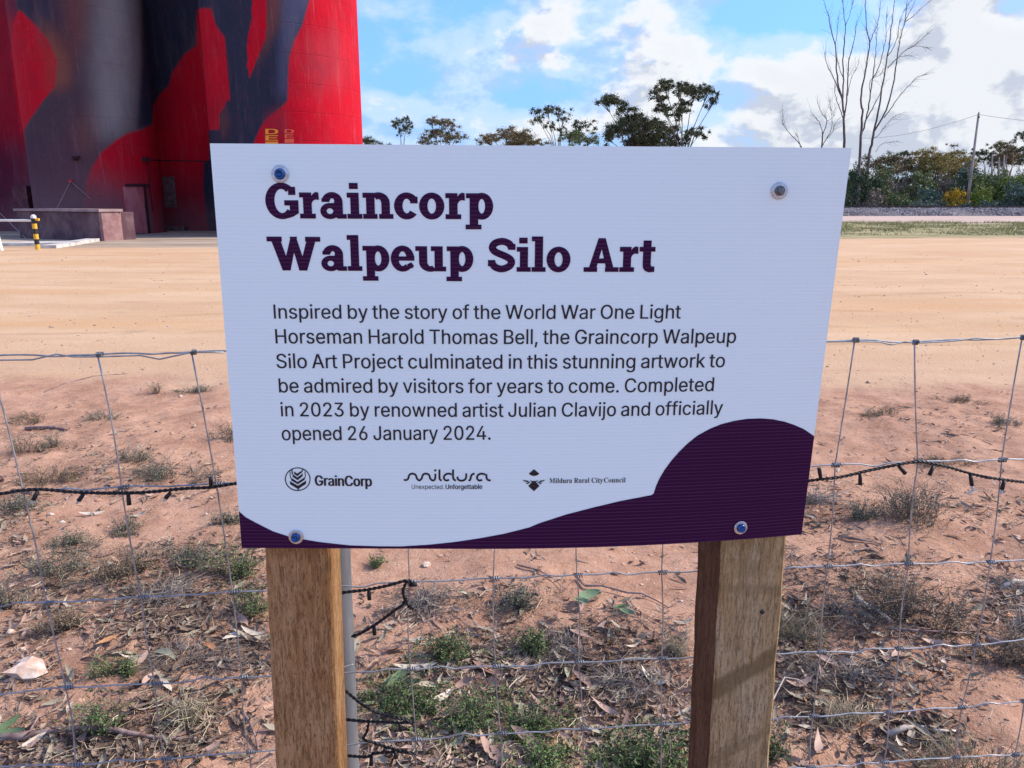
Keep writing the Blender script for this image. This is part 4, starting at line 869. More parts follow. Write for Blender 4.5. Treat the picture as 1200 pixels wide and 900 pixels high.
for p in scatter(1700, True, 1.6, 6.0, tot=62, pw=1.0):
    L = q.uniform(.04, .095); v, f = leaf_pts(L, L*q.uniform(.16, .28), q.normal(0, .1), q.uniform(-.1, .5), q.normal(0, 1.3), 5)
    (g if q.uniform() < .6 else gm).add(v @ rot(q.uniform(0, 6.3), q.normal(0, .25), q.normal(0, .5)).T + p+[0, 0, .008], f)
g.build('small_leaf_litter', m_crumb, kind='stuff', label='smaller brown gum leaves among the litter')
gm.build('small_leaf_litter', foliage('grey_leaf_litter', (.20, .17, .12), (.42, .36, .27), None, .7), kind='stuff', label='smaller greyish gum leaves among the litter')
# leaves that stand out in the photograph
SPECIAL = [('pale cream', 108, 601, .14, .1, 'pale cream leaf lying on bare earth just under the left string lights'), ('orange brown', 126, 752, .09, .9, 'bright orange brown leaf in the litter left of the sign'),
  ('grey green', 193, 772, .12, -.5, 'bluish green leaf in the litter near the pale stone'), ('pale cream', 487, 783, .16, .05, 'long pale cream leaf crossing a fence knot right of the grey pipe'),
  ('pale cream', 512, 820, .15, .75, 'pale cream leaf with grey underside below the sign, near the picture foot'), ('pinkish brown', 524, 842, .16, .9, 'broad pinkish brown leaf between the posts, beside green weeds'),
  ('pinkish brown', 585, 886, .15, -.8, 'broad pinkish leaf at the foot of the picture between the posts'), ('pinkish brown', 616, 878, .15, -1.0, 'second broad pinkish leaf at the foot of the picture, beside the first'),
  ('pinkish brown', 682, 805, .11, -1.1, 'pale pinkish leaf standing up beside a fence wire between the posts'), ('dark brown', 574, 792, .14, -.6, 'curled dark brown leaf between the posts above the green weeds'),
  ('orange brown', 572, 790, .12, -.6, 'curled orange brown leaf on the dark litter between the posts'), ('pale cream', 768, 800, .12, -.9, 'pale cream leaf against the litter left of the right post'),
  ('pinkish brown', 642, 832, .14, -.7, 'pinkish leaf in the litter beneath the middle of the sign'), ('pinkish brown', 710, 838, .12, -.8, 'slim pinkish leaf pointing down to the right between the posts'),
  ('pale cream', 1108, 783, .07, 1.3, 'small pale cream leaf right of the sign, standing on the soil'), ('pinkish brown', 932, 803, .12, .1, 'pinkish leaf on grey litter just right of the right post'),
  ('pinkish brown', 970, 782, .10, -1.0, 'slim pinkish leaf on grey twigs right of the sign'), ('pinkish brown', 998, 783, .11, -.8, 'second slim pinkish leaf on grey twigs right of the sign'),
  ('pinkish brown', 955, 876, .12, 1.2, 'upright pinkish leaf at the foot of the picture right of the sign'), ('pinkish brown', 912, 893, .14, -.6, 'reddish pink leaf against the foot of the right post'),
  ('pinkish brown', 285, 733, .13, -.9, 'reddish brown leaf leaning beside the left post'), ('pale cream', 300, 745, .12, -.3, 'long pale leaf just left of the left post'),
  ('pinkish brown', 155, 780, .14, .9, 'reddish leaf standing in the litter between the stone and the post'), ('pale cream', 158, 773, .10, .1, 'cream leaf in the middle of the left litter patch')]
for kd, a, b, L, yw, lb in SPECIAL: put_leaf(kd, a, b, L, yw, lb, 'fallen leaves that stand out', lift=.014, roll=.25)
# fresh green leaf sprigs
m_fresh = leafmat('fresh_leaf', (.10, .15, .065), (.20, .27, .14))
def sprig(px, py, leaves_, label):
    p = G(px, py); t = thing('leaf_sprig', p, label, 'leaf sprig'); g = Geo()
    g.tube([p+[-.05, 0, .01], p+[0, 0, .02], p+[.05, .01, .012]], .0018, 5); g.build('stem', m_twig, t)
    for (dx, dy, L, wd, yw, up) in leaves_:
        L *= .82; wd *= .72; v, f = leaf_pts(L, wd, .05, .25, .6, 8); g = Geo(); g.add(v @ rot(yw, -up*.6, .4).T + p+[dx, dy, .012+abs(up)*.03], f); g.build('leaf', m_fresh, t, smooth=True)
sprig(690, 704, [(0, 0, .13, .065, .35, .3), (-.03, -.04, .10, .035, -.7, .2), (.02, .02, .09, .03, .1, .1)], 'fallen sprig of broad fresh green leaves on bare earth beneath the sign')
sprig(728, 716, [(0, 0, .09, .03, .1, .1), (.02, -.04, .09, .035, -.7, .1)], 'smaller sprig of narrow green leaves on bare earth, right of the larger one')
sprig(470, 815, [(-.03, .02, .16, .035, 1.2, .5), (.01, 0, .17, .035, -.9, .4), (.02, .03, .15, .032, -.5, .4), (-.01, .03, .14, .03, -1.2, .6), (.03, -.02, .12, .03, 2.6, .3), (-.04, -.04, .15, .026, 1.5, .3), (-.02, .06, .13, .04, .4, .4)],
      'bunch of drooping olive green gum leaves between the grey pipe and the first mesh wire')
sprig(570, 857, [(0, 0, .06, .02, .1, .1), (.01, .02, .05, .02, .6, .2)], 'single small bright green leaf between the posts above the green weeds')
sprig(8, 862, [(0, 0, .13, .04, 1.0, .4), (.03, -.03, .12, .045, .3, .3), (-.02, -.06, .12, .035, .7, .2)], 'grey green leaf bunch at the left edge of the picture, above the long stick')

# --- sticks, bark and stones
m_stick = mottled('dead_stick', (.16, .095, .085), (.33, .24, .21), 30, .85, stretch=(1, 1, 1), bs=(.5, .003, 4))
m_bark = mottled('bark_strip', (.34, .27, .22), (.55, .48, .42), 25, .8)
def stick(path, rr, label, mat=m_stick, twigs=0, name='stick'):
    P = [G(x, y)+[0, 0, dz] for x, y, dz in path]; n = len(P); r = np.linspace(rr[0], rr[1], n)*(1+.15*np.sin(np.arange(n)*2.3))
    g = Geo(); g.tube(P, r, 8)
    for k in range(twigs):
        a = P[1+k % (n-1)]; g.tube([a, a+[random.uniform(-.04, .04), random.uniform(-.05, .02), .03], a+[random.uniform(-.09, .09), random.uniform(-.08, .02), .02]], [rr[1]*.8, rr[1]*.5, .0008], 5)
    return g.build(name, mat, label=label, cat='stick', smooth=True)
stick([(-30, 872, .02), (30, 869, .018), (75, 861, .02), (120, 862, .03), (150, 864, .02), (185, 869, .012), (230, 868, .008)], (.012, .005), 'long dark brown stick lying across the lower left corner', twigs=3)
stick([(676, 679, .01), (686, 690, .015), (705, 691, .02), (735, 698, .02), (752, 699, .018), (770, 706, .01), (783, 712, .005), (793, 708, .012)], (.006, .002), 'thin dark branch curving over the bare earth right of the green sprig', twigs=2)
stick([(606, 664, .008), (630, 670, .012), (645, 679, .012), (664, 693, .008)], (.004, .0015), 'thin dry branch on the bare earth left of the green sprig', twigs=2)
stick([(982, 629, .01), (1005, 633, .012), (1028, 637, .008)], (.008, .004), 'short dark stick on bare earth right of the sign')
stick([(1040, 740, .015), (1075, 746, .02), (1110, 747, .02), (1150, 746, .012)], (.006, .003), 'thin brown stick under the brown shrub right of the sign', twigs=2)
stick([(1005, 703, .012), (1012, 712, .016), (1022, 716, .016), (1036, 725, .014), (1044, 732, .01)], (.010, .006), 'curled silver grey bark strip left of the brown shrub', m_bark, name='bark_strip')
stick([(1040, 864, .008), (1060, 857, .014), (1085, 855, .008)], (.012, .004), 'flat pale bark strip right of the sign near the picture foot', m_bark, name='bark_strip')
stick([(1093, 858, .006), (1120, 859, .006)], (.006, .004), 'short cream bark strip right of the flat pale strip', mottled('pale_bark', (.6, .52, .44), (.7, .63, .55), 30, .8), name='bark_strip')
stick([(283, 838, .012), (292, 850, .016), (300, 868, .012), (303, 880, .006)], (.005, .003), 'short dark twig between the last mesh wire and the left post', twigs=2)
stick([(52, 460, .003), (75, 450, .004), (110, 441, .004), (150, 438, .003)], (.005, .003), 'thin twig on the sandy yard under the top wire at left')
stick([(30, 504, .01), (60, 503, .015), (80, 505, .01)], (.014, .008), 'dark weathered stick on the loam left of the sign, far side')
stick([(1175, 690, .01), (1190, 684, .02), (1215, 686, .01)], (.012, .008), 'curved grey bark piece at the right edge of the picture', m_bark, name='bark_strip')
stick([(30, 870, .01), (45, 845, .012), (55, 838, .004)], (.004, .002), 'thin twig above the long stick', twigs=1)
stick([(1155, 757, .03), (1178, 765, .03), (1212, 786, .02)], (.012, .008), 'rough brown root at the right edge of the picture')
stick([(890, 848, .01), (905, 832, .04), (918, 812, .06), (935, 806, .03), (948, 808, .006)], (.003, .0015), 'thin pale curved stalk rising beside the right post', m_bark)
m_stone = mottled('pale_stone', (.50, .33, .24), (.74, .62, .52), 22, .85, bs=(.4, .004, 3))
g = Geo(); lump_mesh(g, G(33, 790)+[0, 0, .018], .052, 3, .62, 2); g.build('stone', m_stone, label='pale pinkish stone the size of a fist on the earth at left', cat='stone', smooth=False)
FST = [(26, 762, .012, 'grey'), (60, 604, .014, 'white'), (12, 742, .016, 'cream'), (40, 740, .014, 'cream'), (212, 466, .016, 'white'), (500, 663, .016, 'tan'), (700, 600, .02, 'tan')]
for a, b, r, cn in FST[:6]:
    g = Geo(); lump_mesh(g, G(a, b)+[0, 0, r*.3], r, int(a), .6, 2)
    pl = {26: 'just above the fist sized stone', 60: 'beneath the left string lights', 12: 'at the left edge above the fist sized stone', 40: 'just above and right of the one at the left edge', 212: 'on the far loam left of the sign', 500: 'right of the small green weed beneath the sign'}[a]
    g.build('stone', m_stone, label='small %s stone %s' % (cn, pl), cat='stone')

# --- low plants
P_ = dict(sage=foliage('sage_leaf', (.10, .115, .075), (.23, .24, .17)), green=foliage('green_weed', (.07, .13, .035), (.16, .23, .08)), brown=foliage('brown_shrub_leaf', (.15, .115, .06), (.30, .24, .15)),
          grey=foliage('grey_twig', (.12, .10, .09), (.34, .30, .26)), straw=foliage('straw_tuft', (.30, .24, .14), (.50, .42, .28)), dark=foliage('dark_weed', (.04, .075, .025), (.13, .18, .06)), olive=foliage('dry_grass', (.19, .16, .09), (.34, .29, .19)))
def weed(px, py, wpx, hpx, kd, label, name='low_weed', cat='weed', seed=0):
    q = np.random.default_rng(int(px*7+py)); p = G(px, py); dax = p[1]*math.cos(R(PITCH))+(EYE-p[2])*math.sin(R(PITCH))
    wd = wpx/FOC*dax; hg = hpx/FOC*dax*1.05
    t = thing(name, p, label, cat); st = Geo(); lf = []
    leafy = kd in ('sage', 'green', 'brown', 'dark'); ns = int(np.clip(wpx*(1.5 if leafy else 2.4), 30, 260))
    lobes = [(q.uniform(0, 6.28), q.uniform(.5, 1.25)) for _ in range(5)]
    for k in range(ns):
        la, ls = lobes[q.integers(5)]; a = la+q.normal(0, .45); rr = math.sqrt(q.uniform())*wd*.56*ls; b0 = p+[rr*(.75 if leafy else .95)*math.cos(a), rr*.5*math.sin(a), 0]
        b0[2] = float(gh(b0[0], b0[1]))-.004
        L = hg*q.uniform(.35, 1.05)*(1-.45*(rr/(wd*.5))**2); dr = q.normal(0, .5, 2)*L + np.array([math.cos(a), math.sin(a)])*rr*.25
        if kd == 'grey': dr = dr*1.8; L *= .6
        wv2 = q.normal(0, .10*L+.004, (3, 3)); wv2[:, 2] *= .5
        path = np.array([b0, b0+[dr[0]*.15, dr[1]*.15, L*.45], b0+[dr[0]*.5, dr[1]*.5, L*.85], b0+[dr[0], dr[1], L*(1.0 if leafy else q.uniform(.4, 1.0))]]); path[1:] += wv2
        r0 = .0011; st.tube(path, [r0, r0, r0*.8, r0*.4], 3, False)
        if leafy:
            for j in range(15):
                u = q.uniform(.5, 3); i_ = min(int(u), 2); lf.append(path[i_]*(1-(u-i_))+path[i_+1]*(u-i_)+q.normal(0, .005+.04*L, 3))
    st.build('stems', m_twig if leafy else P_[kd], t)
    if leafy: Geo().leaves(np.array(lf), {'sage': .010, 'green': .010, 'brown': .009, 'dark': .013}[kd], .40, .2, int(px)).build('foliage', P_[kd], t)
    return t
WEEDS = [(150, 541, 52, 20, 'sage', 'low grey green weed above the left string lights, right of the second mesh wire'), (205, 560, 90, 24, 'sage', 'wide grey green weed just above the string lights left of the sign'),
 (120, 492, 40, 14, 'sage', 'small dull weed on the far loam behind the second mesh wire'), (28, 530, 56, 24, 'brown', 'dull brown weed on the loam near the left edge above the string lights'), (68, 524, 30, 18, 'sage', 'little dark weed just right of the dull brown weed at left'),
 (265, 515, 40, 22, 'sage', 'grey green weed hard against the left side of the sign'), (20, 600, 60, 24, 'sage', 'grey weed at the left edge below the string lights'), (60, 566, 90, 16, 'brown', 'thin dry weed right behind the left string lights'),
 (265, 612, 46, 18, 'sage', 'small weed left of the lower left corner of the sign'), (150, 622, 46, 16, 'sage', 'small dull weed below the string lights between two mesh wires'), (65, 672, 80, 30, 'sage', 'broad grey green weed at left above the fourth line wire'),
 (8, 715, 50, 50, 'sage', 'tall sage weed cut by the left edge of the picture'), (145, 672, 90, 34, 'brown', 'brown scrubby weed left of the sign beside the broad grey green one'), (215, 662, 60, 30, 'sage', 'sage weed between second and third mesh wires'),
 (268, 672, 70, 40, 'green', 'greener weed near the left post under the sign corner'), (292, 718, 40, 46, 'green', 'pale green upright weed touching the left post'), (190, 700, 80, 26, 'grey', 'grey twiggy mat in the left litter patch'),
 (70, 740, 60, 30, 'brown', 'scruffy brown weed above the pale stone'), (238, 770, 100, 26, 'grey', 'dry grey tangle right of the bluish green leaf'), (122, 858, 46, 52, 'green', 'small bright green feathery plant rising over the long stick'), (130, 790, 50, 26, 'green', 'pale green low plant above the bright feathery one'),
 (215, 842, 60, 40, 'straw', 'straw coloured grass tuft in the lower left litter'), (440, 664, 24, 16, 'green', 'tiny green weed on bare earth right of the grey pipe'), (508, 714, 80, 30, 'grey', 'grey brown weed right of the upper cable tangle'), (604, 715, 60, 28, 'sage', 'grey green weed on bare earth beneath the middle of the sign'),
 (615, 765, 60, 26, 'dark', 'dark green weed in the litter beneath the middle of the sign'), (530, 770, 50, 30, 'dark', 'dark weed in the litter right of the first mesh wire'), (565, 850, 90, 44, 'green', 'spreading bright green weed between the posts'), (620, 858, 60, 40, 'green', 'right hand part of the bright green weeds between the posts'),
 (640, 898, 60, 26, 'green', 'green weed at the foot of the picture between the posts'), (770, 898, 90, 50, 'dark', 'dark green leafy weed against the foot of the right post'), (790, 768, 40, 36, 'straw', 'straw grass hard left of the right post'),
 (1075, 606, 120, 44, 'sage', 'largest grey green bush, on a small earth mound right of the sign'), (1010, 603, 50, 22, 'sage', 'low left arm of the mound, a small sage weed'), (945, 590, 50, 46, 'grey', 'grey twiggy weed right beside the sign edge'), (925, 648, 50, 14, 'grey', 'low dark grey weed below the right corner of the sign'),
 (1068, 728, 120, 70, 'brown', 'rounded olive brown bush right of the sign'), (1180, 775, 90, 40, 'brown', 'olive brown bush at the right edge of the picture'), (1150, 905, 120, 60, 'olive', 'pale dry bushy tuft in the lower right corner'), (1190, 690, 50, 26, 'grey', 'grey green weed at the right edge above the grey twigs'),
 (935, 750, 70, 50, 'olive', 'dry grass tangle beside the right post'), (980, 798, 90, 30, 'grey', 'grey twig mat right of the right post'), (1000, 715, 90, 24, 'grey', 'dark grey twig mat left of the olive brown bush'), (1190, 735, 60, 40, 'grey', 'blackish twig mat at the right edge'),
 (985, 852, 50, 40, 'straw', 'straw tuft near the foot of the picture right of the right post'), (1005, 845, 24, 34, 'straw', 'small upright straw tuft, right of the other one'), (900, 885, 40, 46, 'dark', 'dark green weed at the foot of the right post on its right'),
 (735, 720, 36, 16, 'grey', 'small grey weed left of the last mesh wire before the right post'), (470, 830, 90, 36, 'dark', 'dark green weed under the drooping gum leaves'), (660, 760, 90, 20, 'grey', 'grey mat of twigs below the green sprig'), (740, 800, 80, 30, 'grey', 'grey mat of twigs left of the right post'),
 (1120, 470, 60, 8, 'brown', 'flat brown weed on the far loam at right'), (1040, 484, 60, 10, 'brown', 'flat brown weed on the far loam right of the sign'), (1180, 500, 50, 12, 'sage', 'low weed on the far loam at the right edge'), (45, 492, 60, 10, 'brown', 'flat dry weed on the far loam at left'), (235, 462, 60, 8, 'sage', 'thin weeds where loam meets yard left of the sign'),
 (182, 462, 10, 18, 'brown', 'single upright stalk where loam meets yard'), (1110, 545, 70, 12, 'brown', 'thin brown weed behind the right string lights'), (90, 640, 60, 16, 'sage', 'low weed on bare earth left of the first full mesh wire')]
for wv_ in WEEDS: weed(*wv_)

# low matted ground cover and dead grass, spreading between the weeds
def cover(patches, n, mat, label, hmax, size, seed, blade=False):
    q = np.random.default_rng(seed); g = Geo(); C = []
    for (a, b, c, d, wt) in patches:
        m = int(n*wt); ang = q.uniform(0, 6.28, m); rr = np.sqrt(q.uniform(size=m)); px = a+c*rr*np.cos(ang)*1.15; py = b+d*rr*np.sin(ang)*1.15
        k = (fbm(px*.05, py*.09, 1., 3, seed)+q.normal(0, .05, m)) > .47
        for x, y in zip(px[k], py[k]):
            p = G(x, y); C.append(p+[0, 0, q.uniform(.002, hmax)])
    C = np.array(C)
    if blade:
        for p in C:
            a = q.uniform(0, 6.28); L = q.uniform(.02, .06); e = p+[math.cos(a)*L, math.sin(a)*L, q.uniform(-.002, .02)]; g.tube([p, (p+e)/2+[0, 0, .006], e], [.0008, .0007, .0003], 3, False)
    else: g.leaves(C, size, .45, .3, seed)
    g.build('ground_cover', mat, kind='stuff', label=label)
cover([(560, 850, 75, 38, 1.), (625, 862, 55, 34, .7), (765, 885, 65, 30, .9), (465, 825, 60, 34, .7), (540, 775, 60, 22, .4), (645, 895, 50, 18, .4)], 2600, P_['green'], 'low green ground cover between the posts', .035, .011, 5)
cover([(230, 665, 95, 26, .8), (130, 670, 70, 24, .5), (60, 680, 70, 34, .6), (180, 555, 110, 22, .6), (25, 600, 50, 30, .4), (285, 700, 40, 40, .4), (1075, 590, 75, 26, .7), (1060, 700, 75, 40, .6), (1160, 765, 70, 34, .5), (505, 705, 50, 18, .3), (605, 705, 50, 16, .3)], 1900, P_['sage'], 'low dull grey green ground cover', .022, .009, 6)
cover([(640, 790, 150, 60, .9), (215, 735, 110, 50, .6), (960, 780, 70, 60, .7), (1010, 700, 90, 40, .6), (700, 750, 100, 30, .5), (930, 720, 40, 70, .4), (100, 870, 120, 30, .4)], 1500, m_twig, 'matted dead grass and twig fibres', .012, .01, 7, True)

# ================================================================== SILOS
CV_S = 2.0; CX0, CY0, CW, CH = -140, -260, 620, 580         # mural sketch area in photograph px, two samples per px
mu = np.zeros((int(CH*CV_S), int(CW*CV_S), 3)); mv, mh = np.mgrid[0:mu.shape[0], 0:mu.shape[1]]; mx = mh/CV_S+CX0; my = mv/CV_S+CY0
def blur(a, r):
    r = int(r*CV_S)
    if r < 1: return a
    for _ in range(2):
        for ax in (0, 1):
            c = np.cumsum(np.concatenate([np.repeat(np.take(a, [0], ax), r+1, ax), a, np.repeat(np.take(a, [-1], ax), r, ax)], ax), ax)
            n = a.shape[ax]; a = (np.take(c, range(2*r+1, 2*r+1+n), ax)-np.take(c, range(0, n), ax))/(2*r+1)
    return a
def patch(pts, colr, soft=0., op=1.):
    m = np.zeros(mx.shape, bool); p = [(x/2.79, y/2.79) for x, y in pts]
    for (xa, ya), (xb, yb) in zip(p, p[1:]+p[:1]):
        if ya == yb: continue
        m ^= ((my > ya) != (my > yb)) & (mx < (xb-xa)*(my-ya)/(yb-ya)+xa)
    a = blur(m.astype(float), soft)[..., None]*op
    mu[:] = mu*(1-a)+np.array(colr)*a
RED = (.50, .003, .018); NAVY = (.026, .030, .055); SLATE = (.068, .045, .060); MAR = (.13, .022, .04); GREY = (.30, .29, .29); BRN = (.20, .06, .045); ORG = (.36, .10, .03); BLUE = (.07, .08, .15)
mu[:] = SLATE
S2 = lambda: None
patch([(-400, -800), (0, -800), (60, 100), (110, 900), (-400, 900)], (.30, .006, .022))
patch([(-400, 420), (90, 480), (130, 900), (-400, 900)], (.10, .008, .03), 14)
patch([(30, -800), (250, -800), (230, 60), (200, 330), (150, 300), (60, 40), (20, 60)], NAVY, 8, .75)
patch([(180, -200), (320, -200), (300, 120), (260, 200), (210, 120)], BRN, 12, .55)
patch([(120, 60), (190, 110), (235, 200), (225, 290), (165, 300), (150, 200)], (.36, .10, .04), 8, .5)
patch([(62, 30), (40, 85), (35, 180), (50, 300), (70, 440), (95, 395), (140, 330), (178, 285), (186, 200), (160, 135), (118, 85)], RED, .6)
patch([(120, 90), (165, 140), (186, 200), (178, 285), (150, 310), (150, 200)], BRN, 6, .5)
patch([(250, 380), (330, 380), (310, 520), (240, 500)], BRN, 12, .6)
patch([(330, -800), (440, -800), (455, 100), (440, 430), (330, 470), (310, 200)], GREY, 14, .85)
patch([(455, -800), (700, -800), (690, 20), (600, 180), (560, 280), (505, 330), (495, 415), (450, 420), (465, 200)], NAVY, 2)
patch([(85, 500), (250, 420), (300, 560), (280, 760), (60, 760)], (.12, .05, .07), 16, .6)
patch([(500, 408), (460, 425), (420, 434), (380, 458), (330, 500), (300, 550), (280, 600), (260, 900), (700, 900), (690, 400), (560, 380)], RED, 1.2)
patch([(300, 560), (420, 620), (560, 660), (560, 900), (60, 900), (60, 640)], (.17, .085, .095), 18, .85)
patch([(500, 408), (502, 345), (525, 305), (552, 280), (562, 240), (578, 215), (600, 180), (642, 150), (645, 32), (668, 26), (690, 30), (705, 80), (735, 122), (748, 200), (753, 325), (718, 375), (718, 425), (690, 425), (685, 520), (665, 530), (665, 600), (690, 650), (700, 900), (500, 900)], RED, .6)
patch([(500, 620), (700, 600), (700, 900), (500, 900)], (.14, .02, .035), 16, .7)
patch([(682, 425), (718, 425), (740, 330), (760, 330), (840, 460), (820, 900), (700, 900), (665, 620), (665, 535), (685, 520)], NAVY, .6)
patch([(690, -60), (705, 80), (735, 122), (753, 325), (718, 375), (735, 480), (830, 480), (870, 390), (940, 330), (948, 190), (990, 80), (1022, -40), (1060, -800), (690, -800)], NAVY, .5)
patch([(925, -800), (1055, -800), (1020, -20), (985, 85), (945, 190), (940, 330), (905, 300), (915, 120)], BLUE, 5, .75)
patch([(868, -200), (935, -200), (905, 90), (850, 200), (825, 250), (862, 110)], BRN, 5, .7)
patch([(716, 380), (740, 340), (750, 400), (735, 460), (722, 450)], BRN, 3, .5)
patch([(822, -400), (872, -400), (871, 80), (866, 130), (838, 200), (816, 254), (808, 215), (808, 130), (824, 60)], RED, .4)
patch([(1022, -40), (990, 80), (960, 140), (945, 190), (940, 330), (915, 355), (870, 390), (850, 420), (825, 480), (700, 1100), (1600, 1100), (1600, -800), (1060, -800)], RED, .5)
patch([(1010, 120), (1110, 110), (1120, 280), (1020, 290)], (.40, .05, .07), 12, .5)
patch([(870, 370), (930, 350), (940, 440), (880, 450)], (.36, .03, .05), 6, .5)
def paint(px, py):
    a = np.clip((px-CX0)*CV_S, 0, mu.shape[1]-2.01); b = np.clip((py-CY0)*CV_S, 0, mu.shape[0]-2.01); i = a.astype(int); j = b.astype(int); fa = (a-i)[..., None]; fb = (b-j)[..., None]
    return (mu[j, i]*(1-fa)+mu[j, i+1]*fa)*(1-fb)+(mu[j+1, i]*(1-fa)+mu[j+1, i+1]*fa)*fb
def concrete_paint(t, b):
    vc = t.new('ShaderNodeVertexColor', layer_name='paint').outputs[0]
    pos = t.new('ShaderNodeNewGeometry').outputs['Position']
    n1 = t.noise(t.scaled(pos, (1, 1, .12)), 2.2, 6, .7); n2 = t.noise(pos, .7, 5, .6); n3 = t.noise(t.scaled(pos, (1, 1, .4)), 9, 5, .7)
    c = t.mix(t.math('MULTIPLY', t.smooth(n1, .5, .72), .14), vc, (.30, .16, .17))
    c = t.mix(t.math('MULTIPLY', t.smooth(n2, .48, .68), .15), c, (.10, .03, .05))
    c = t.mix(t.math('MULTIPLY', t.smooth(n3, .56, .72), .10), c, (.34, .22, .22))
    n4 = t.noise(t.scaled(pos, (1, 1, .6)), .45, 6, .72, .4); n5 = t.noise(t.scaled(pos, (1, 1, .05)), 5, 4, .8)
    c = t.mix(t.math('MULTIPLY', t.smooth(n4, .46, .62), .30), c, t.mix(1.0, c, (.55, .60, .75), 'MULTIPLY'))
    c = t.mix(t.math('MULTIPLY', t.smooth(n4, .52, .40), .0), c, c)
    c = t.mix(t.math('MULTIPLY', t.smooth(n5, .58, .74), .22), c, (.42, .20, .22))
    c = t.mix(t.math('MULTIPLY', t.smooth(n5, .42, .28), .25), c, (.03, .012, .025))
    sep = t.new('ShaderNodeSeparateXYZ'); t.l.new(pos, sep.inputs[0])
    z = t.math('ADD', sep.outputs[2], t.math('MULTIPLY', n1, .03))
    jn = t.math('ABSOLUTE', t.math('SUBTRACT', t.math('FRACT', t.math('DIVIDE', z, 1.22)), .5))
    jl = t.smooth(jn, .0, .022, 1, 0)
    c = t.mix(t.math('MULTIPLY', jl, .13), c, (.05, .02, .03))
    dust = t.math('MULTIPLY', t.smooth(t.math('ADD', sep.outputs[2], t.math('MULTIPLY', n2, 2.2)), .6, 3.4, 1, 0), .5)
    c = t.mix(dust, c, (.24, .13, .135))
    bump(t, b, t.math('ADD', t.math('MULTIPLY', n3, .6), t.math('MULTIPLY', jl, -.4)), .5, .04)
    return c
m_silo = material('painted_concrete', concrete_paint, .85, 0, .12)
def painted(o, wp):
    a = o.data.color_attributes.new('paint', 'FLOAT_COLOR', 'POINT'); px, py = to_px(wp)
    c = paint(px, np.clip(py, -250, 300)); a.data.foreach_set('color', np.concatenate([c, np.ones((len(c), 1))], 1).reshape(-1))
SILO_H = 21.0
def silo(cx, cy, r, label):
    t = thing('grain_silo', (cx, cy, 0), label, 'grain silo', 'painted concrete grain silos')
    fa = math.atan2(-cy, -cx)                # towards the camera
    th = np.concatenate([np.linspace(fa-1.75, fa+1.75, 190), np.linspace(fa+1.75, fa-1.75+2*math.pi, 26)[1:-1]])
    z = np.concatenate([np.linspace(-.3, 13.2, 190), np.linspace(13.2, SILO_H, 12)[1:]])
    T, Z = np.meshgrid(th, z); P = np.stack([cx+r*np.cos(T), cy+r*np.sin(T), Z], -1); n = len(th); m = len(z)
    i = np.arange(n*m).reshape(m, n); j = np.roll(i, -1, 1)
    f = np.stack([i[:-1], j[:-1], j[1:], i[1:]], -1).reshape(-1, 4)
    g = Geo().add(P, f); o = g.build('shell', m_silo, t, smooth=True); painted(o, P.reshape(-1, 3))
    Geo().lathe((cx, cy, SILO_H), (0, 0, 1), [(r+.15, -.25), (r+.15, .1), (r*.5, .75), (.3, 1.1)], 48).build('roof_cap', m_conc, t)
    return t
m_conc = mottled('plain_concrete', (.34, .31, .28), (.48, .45, .41), 1.2, .9, bs=(.3, .02, 6))
S2C = (-21.26, 40.8, 3.0); S3C = (-11.0, 39.5, 3.6)
s2 = silo(*S2C, 'left hand painted silo in slate, grey and red, with the door and the wire anchor')
s3 = silo(*S3C, 'right hand silo painted dark navy and bright red, standing against the sky')
def on_silo(S, px, py, off=0.):
    d = ray(px, py); cx, cy, r = S; r += off; A = d[0]**2+d[1]**2; B = -2*(d[0]*cx+d[1]*cy); C = cx*cx+cy*cy-r*r
    k = (-B-math.sqrt(max(0, B*B-4*A*C)))/(2*A); return H(0, 0, EYE)+d*k
# recessed walls linking the silos
def link(p0, p1, label):
    p0 = np.array(p0, float); p1 = np.array(p1, float); n = 70; z = np.concatenate([np.linspace(-.3, 13.2, 190), [SILO_H-.6]])
    u = np.linspace(0, 1, n); P = np.stack([p0[0]+(p1[0]-p0[0])*u[None]+0*z[:, None], p0[1]+(p1[1]-p0[1])*u[None]+0*z[:, None], z[:, None]+0*u[None]], -1)
    i = np.arange(n*len(z)).reshape(len(z), n); g = Geo().add(P, np.stack([i[:-1, :-1], i[:-1, 1:], i[1:, 1:], i[1:, :-1]], -1).reshape(-1, 4)); nb = g.n
    B = P+[0, 1.2, 0]; g.add(B, np.stack([i[:-1, :-1], i[1:, :-1], i[1:, 1:], i[:-1, 1:]], -1).reshape(-1, 4))
    t0 = i[-1]; g.f += [[int(a), int(b), int(b+nb), int(a+nb)] for a, b in zip(t0[:-1], t0[1:])]
    o = g.build('silo_link_wall', m_silo, label=label, cat='wall', group='recessed walls between the silos'); painted(o, np.concatenate([P.reshape(-1, 3), B.reshape(-1, 3)])); return o
LW0, LW1 = (-19.9, 43.9), (-12.3, 42.6)
lw = link(LW0, LW1, 'dark recessed wall in shade between the two painted silos')
lw2 = link((-30.5, 43.4), (-23.4, 41.9), 'dark red recessed wall at the left edge of the picture, behind the barrier')
def on_wall(px, py, off=0.):
    d = ray(px, py); s_ = (LW1[1]-LW0[1])/(LW1[0]-LW0[0]); k = (LW0[1]-off-LW0[0]*s_)/(d[1]-s_*d[0]); return H(0, 0, EYE)+d*k
def on_wall2(px, py, off=0.):
    d = ray(px, py); s_ = (41.9-43.4)/7.1; k = (43.4-off+30.5*s_)/(d[1]-s_*d[0]); return H(0, 0, EYE)+d*k
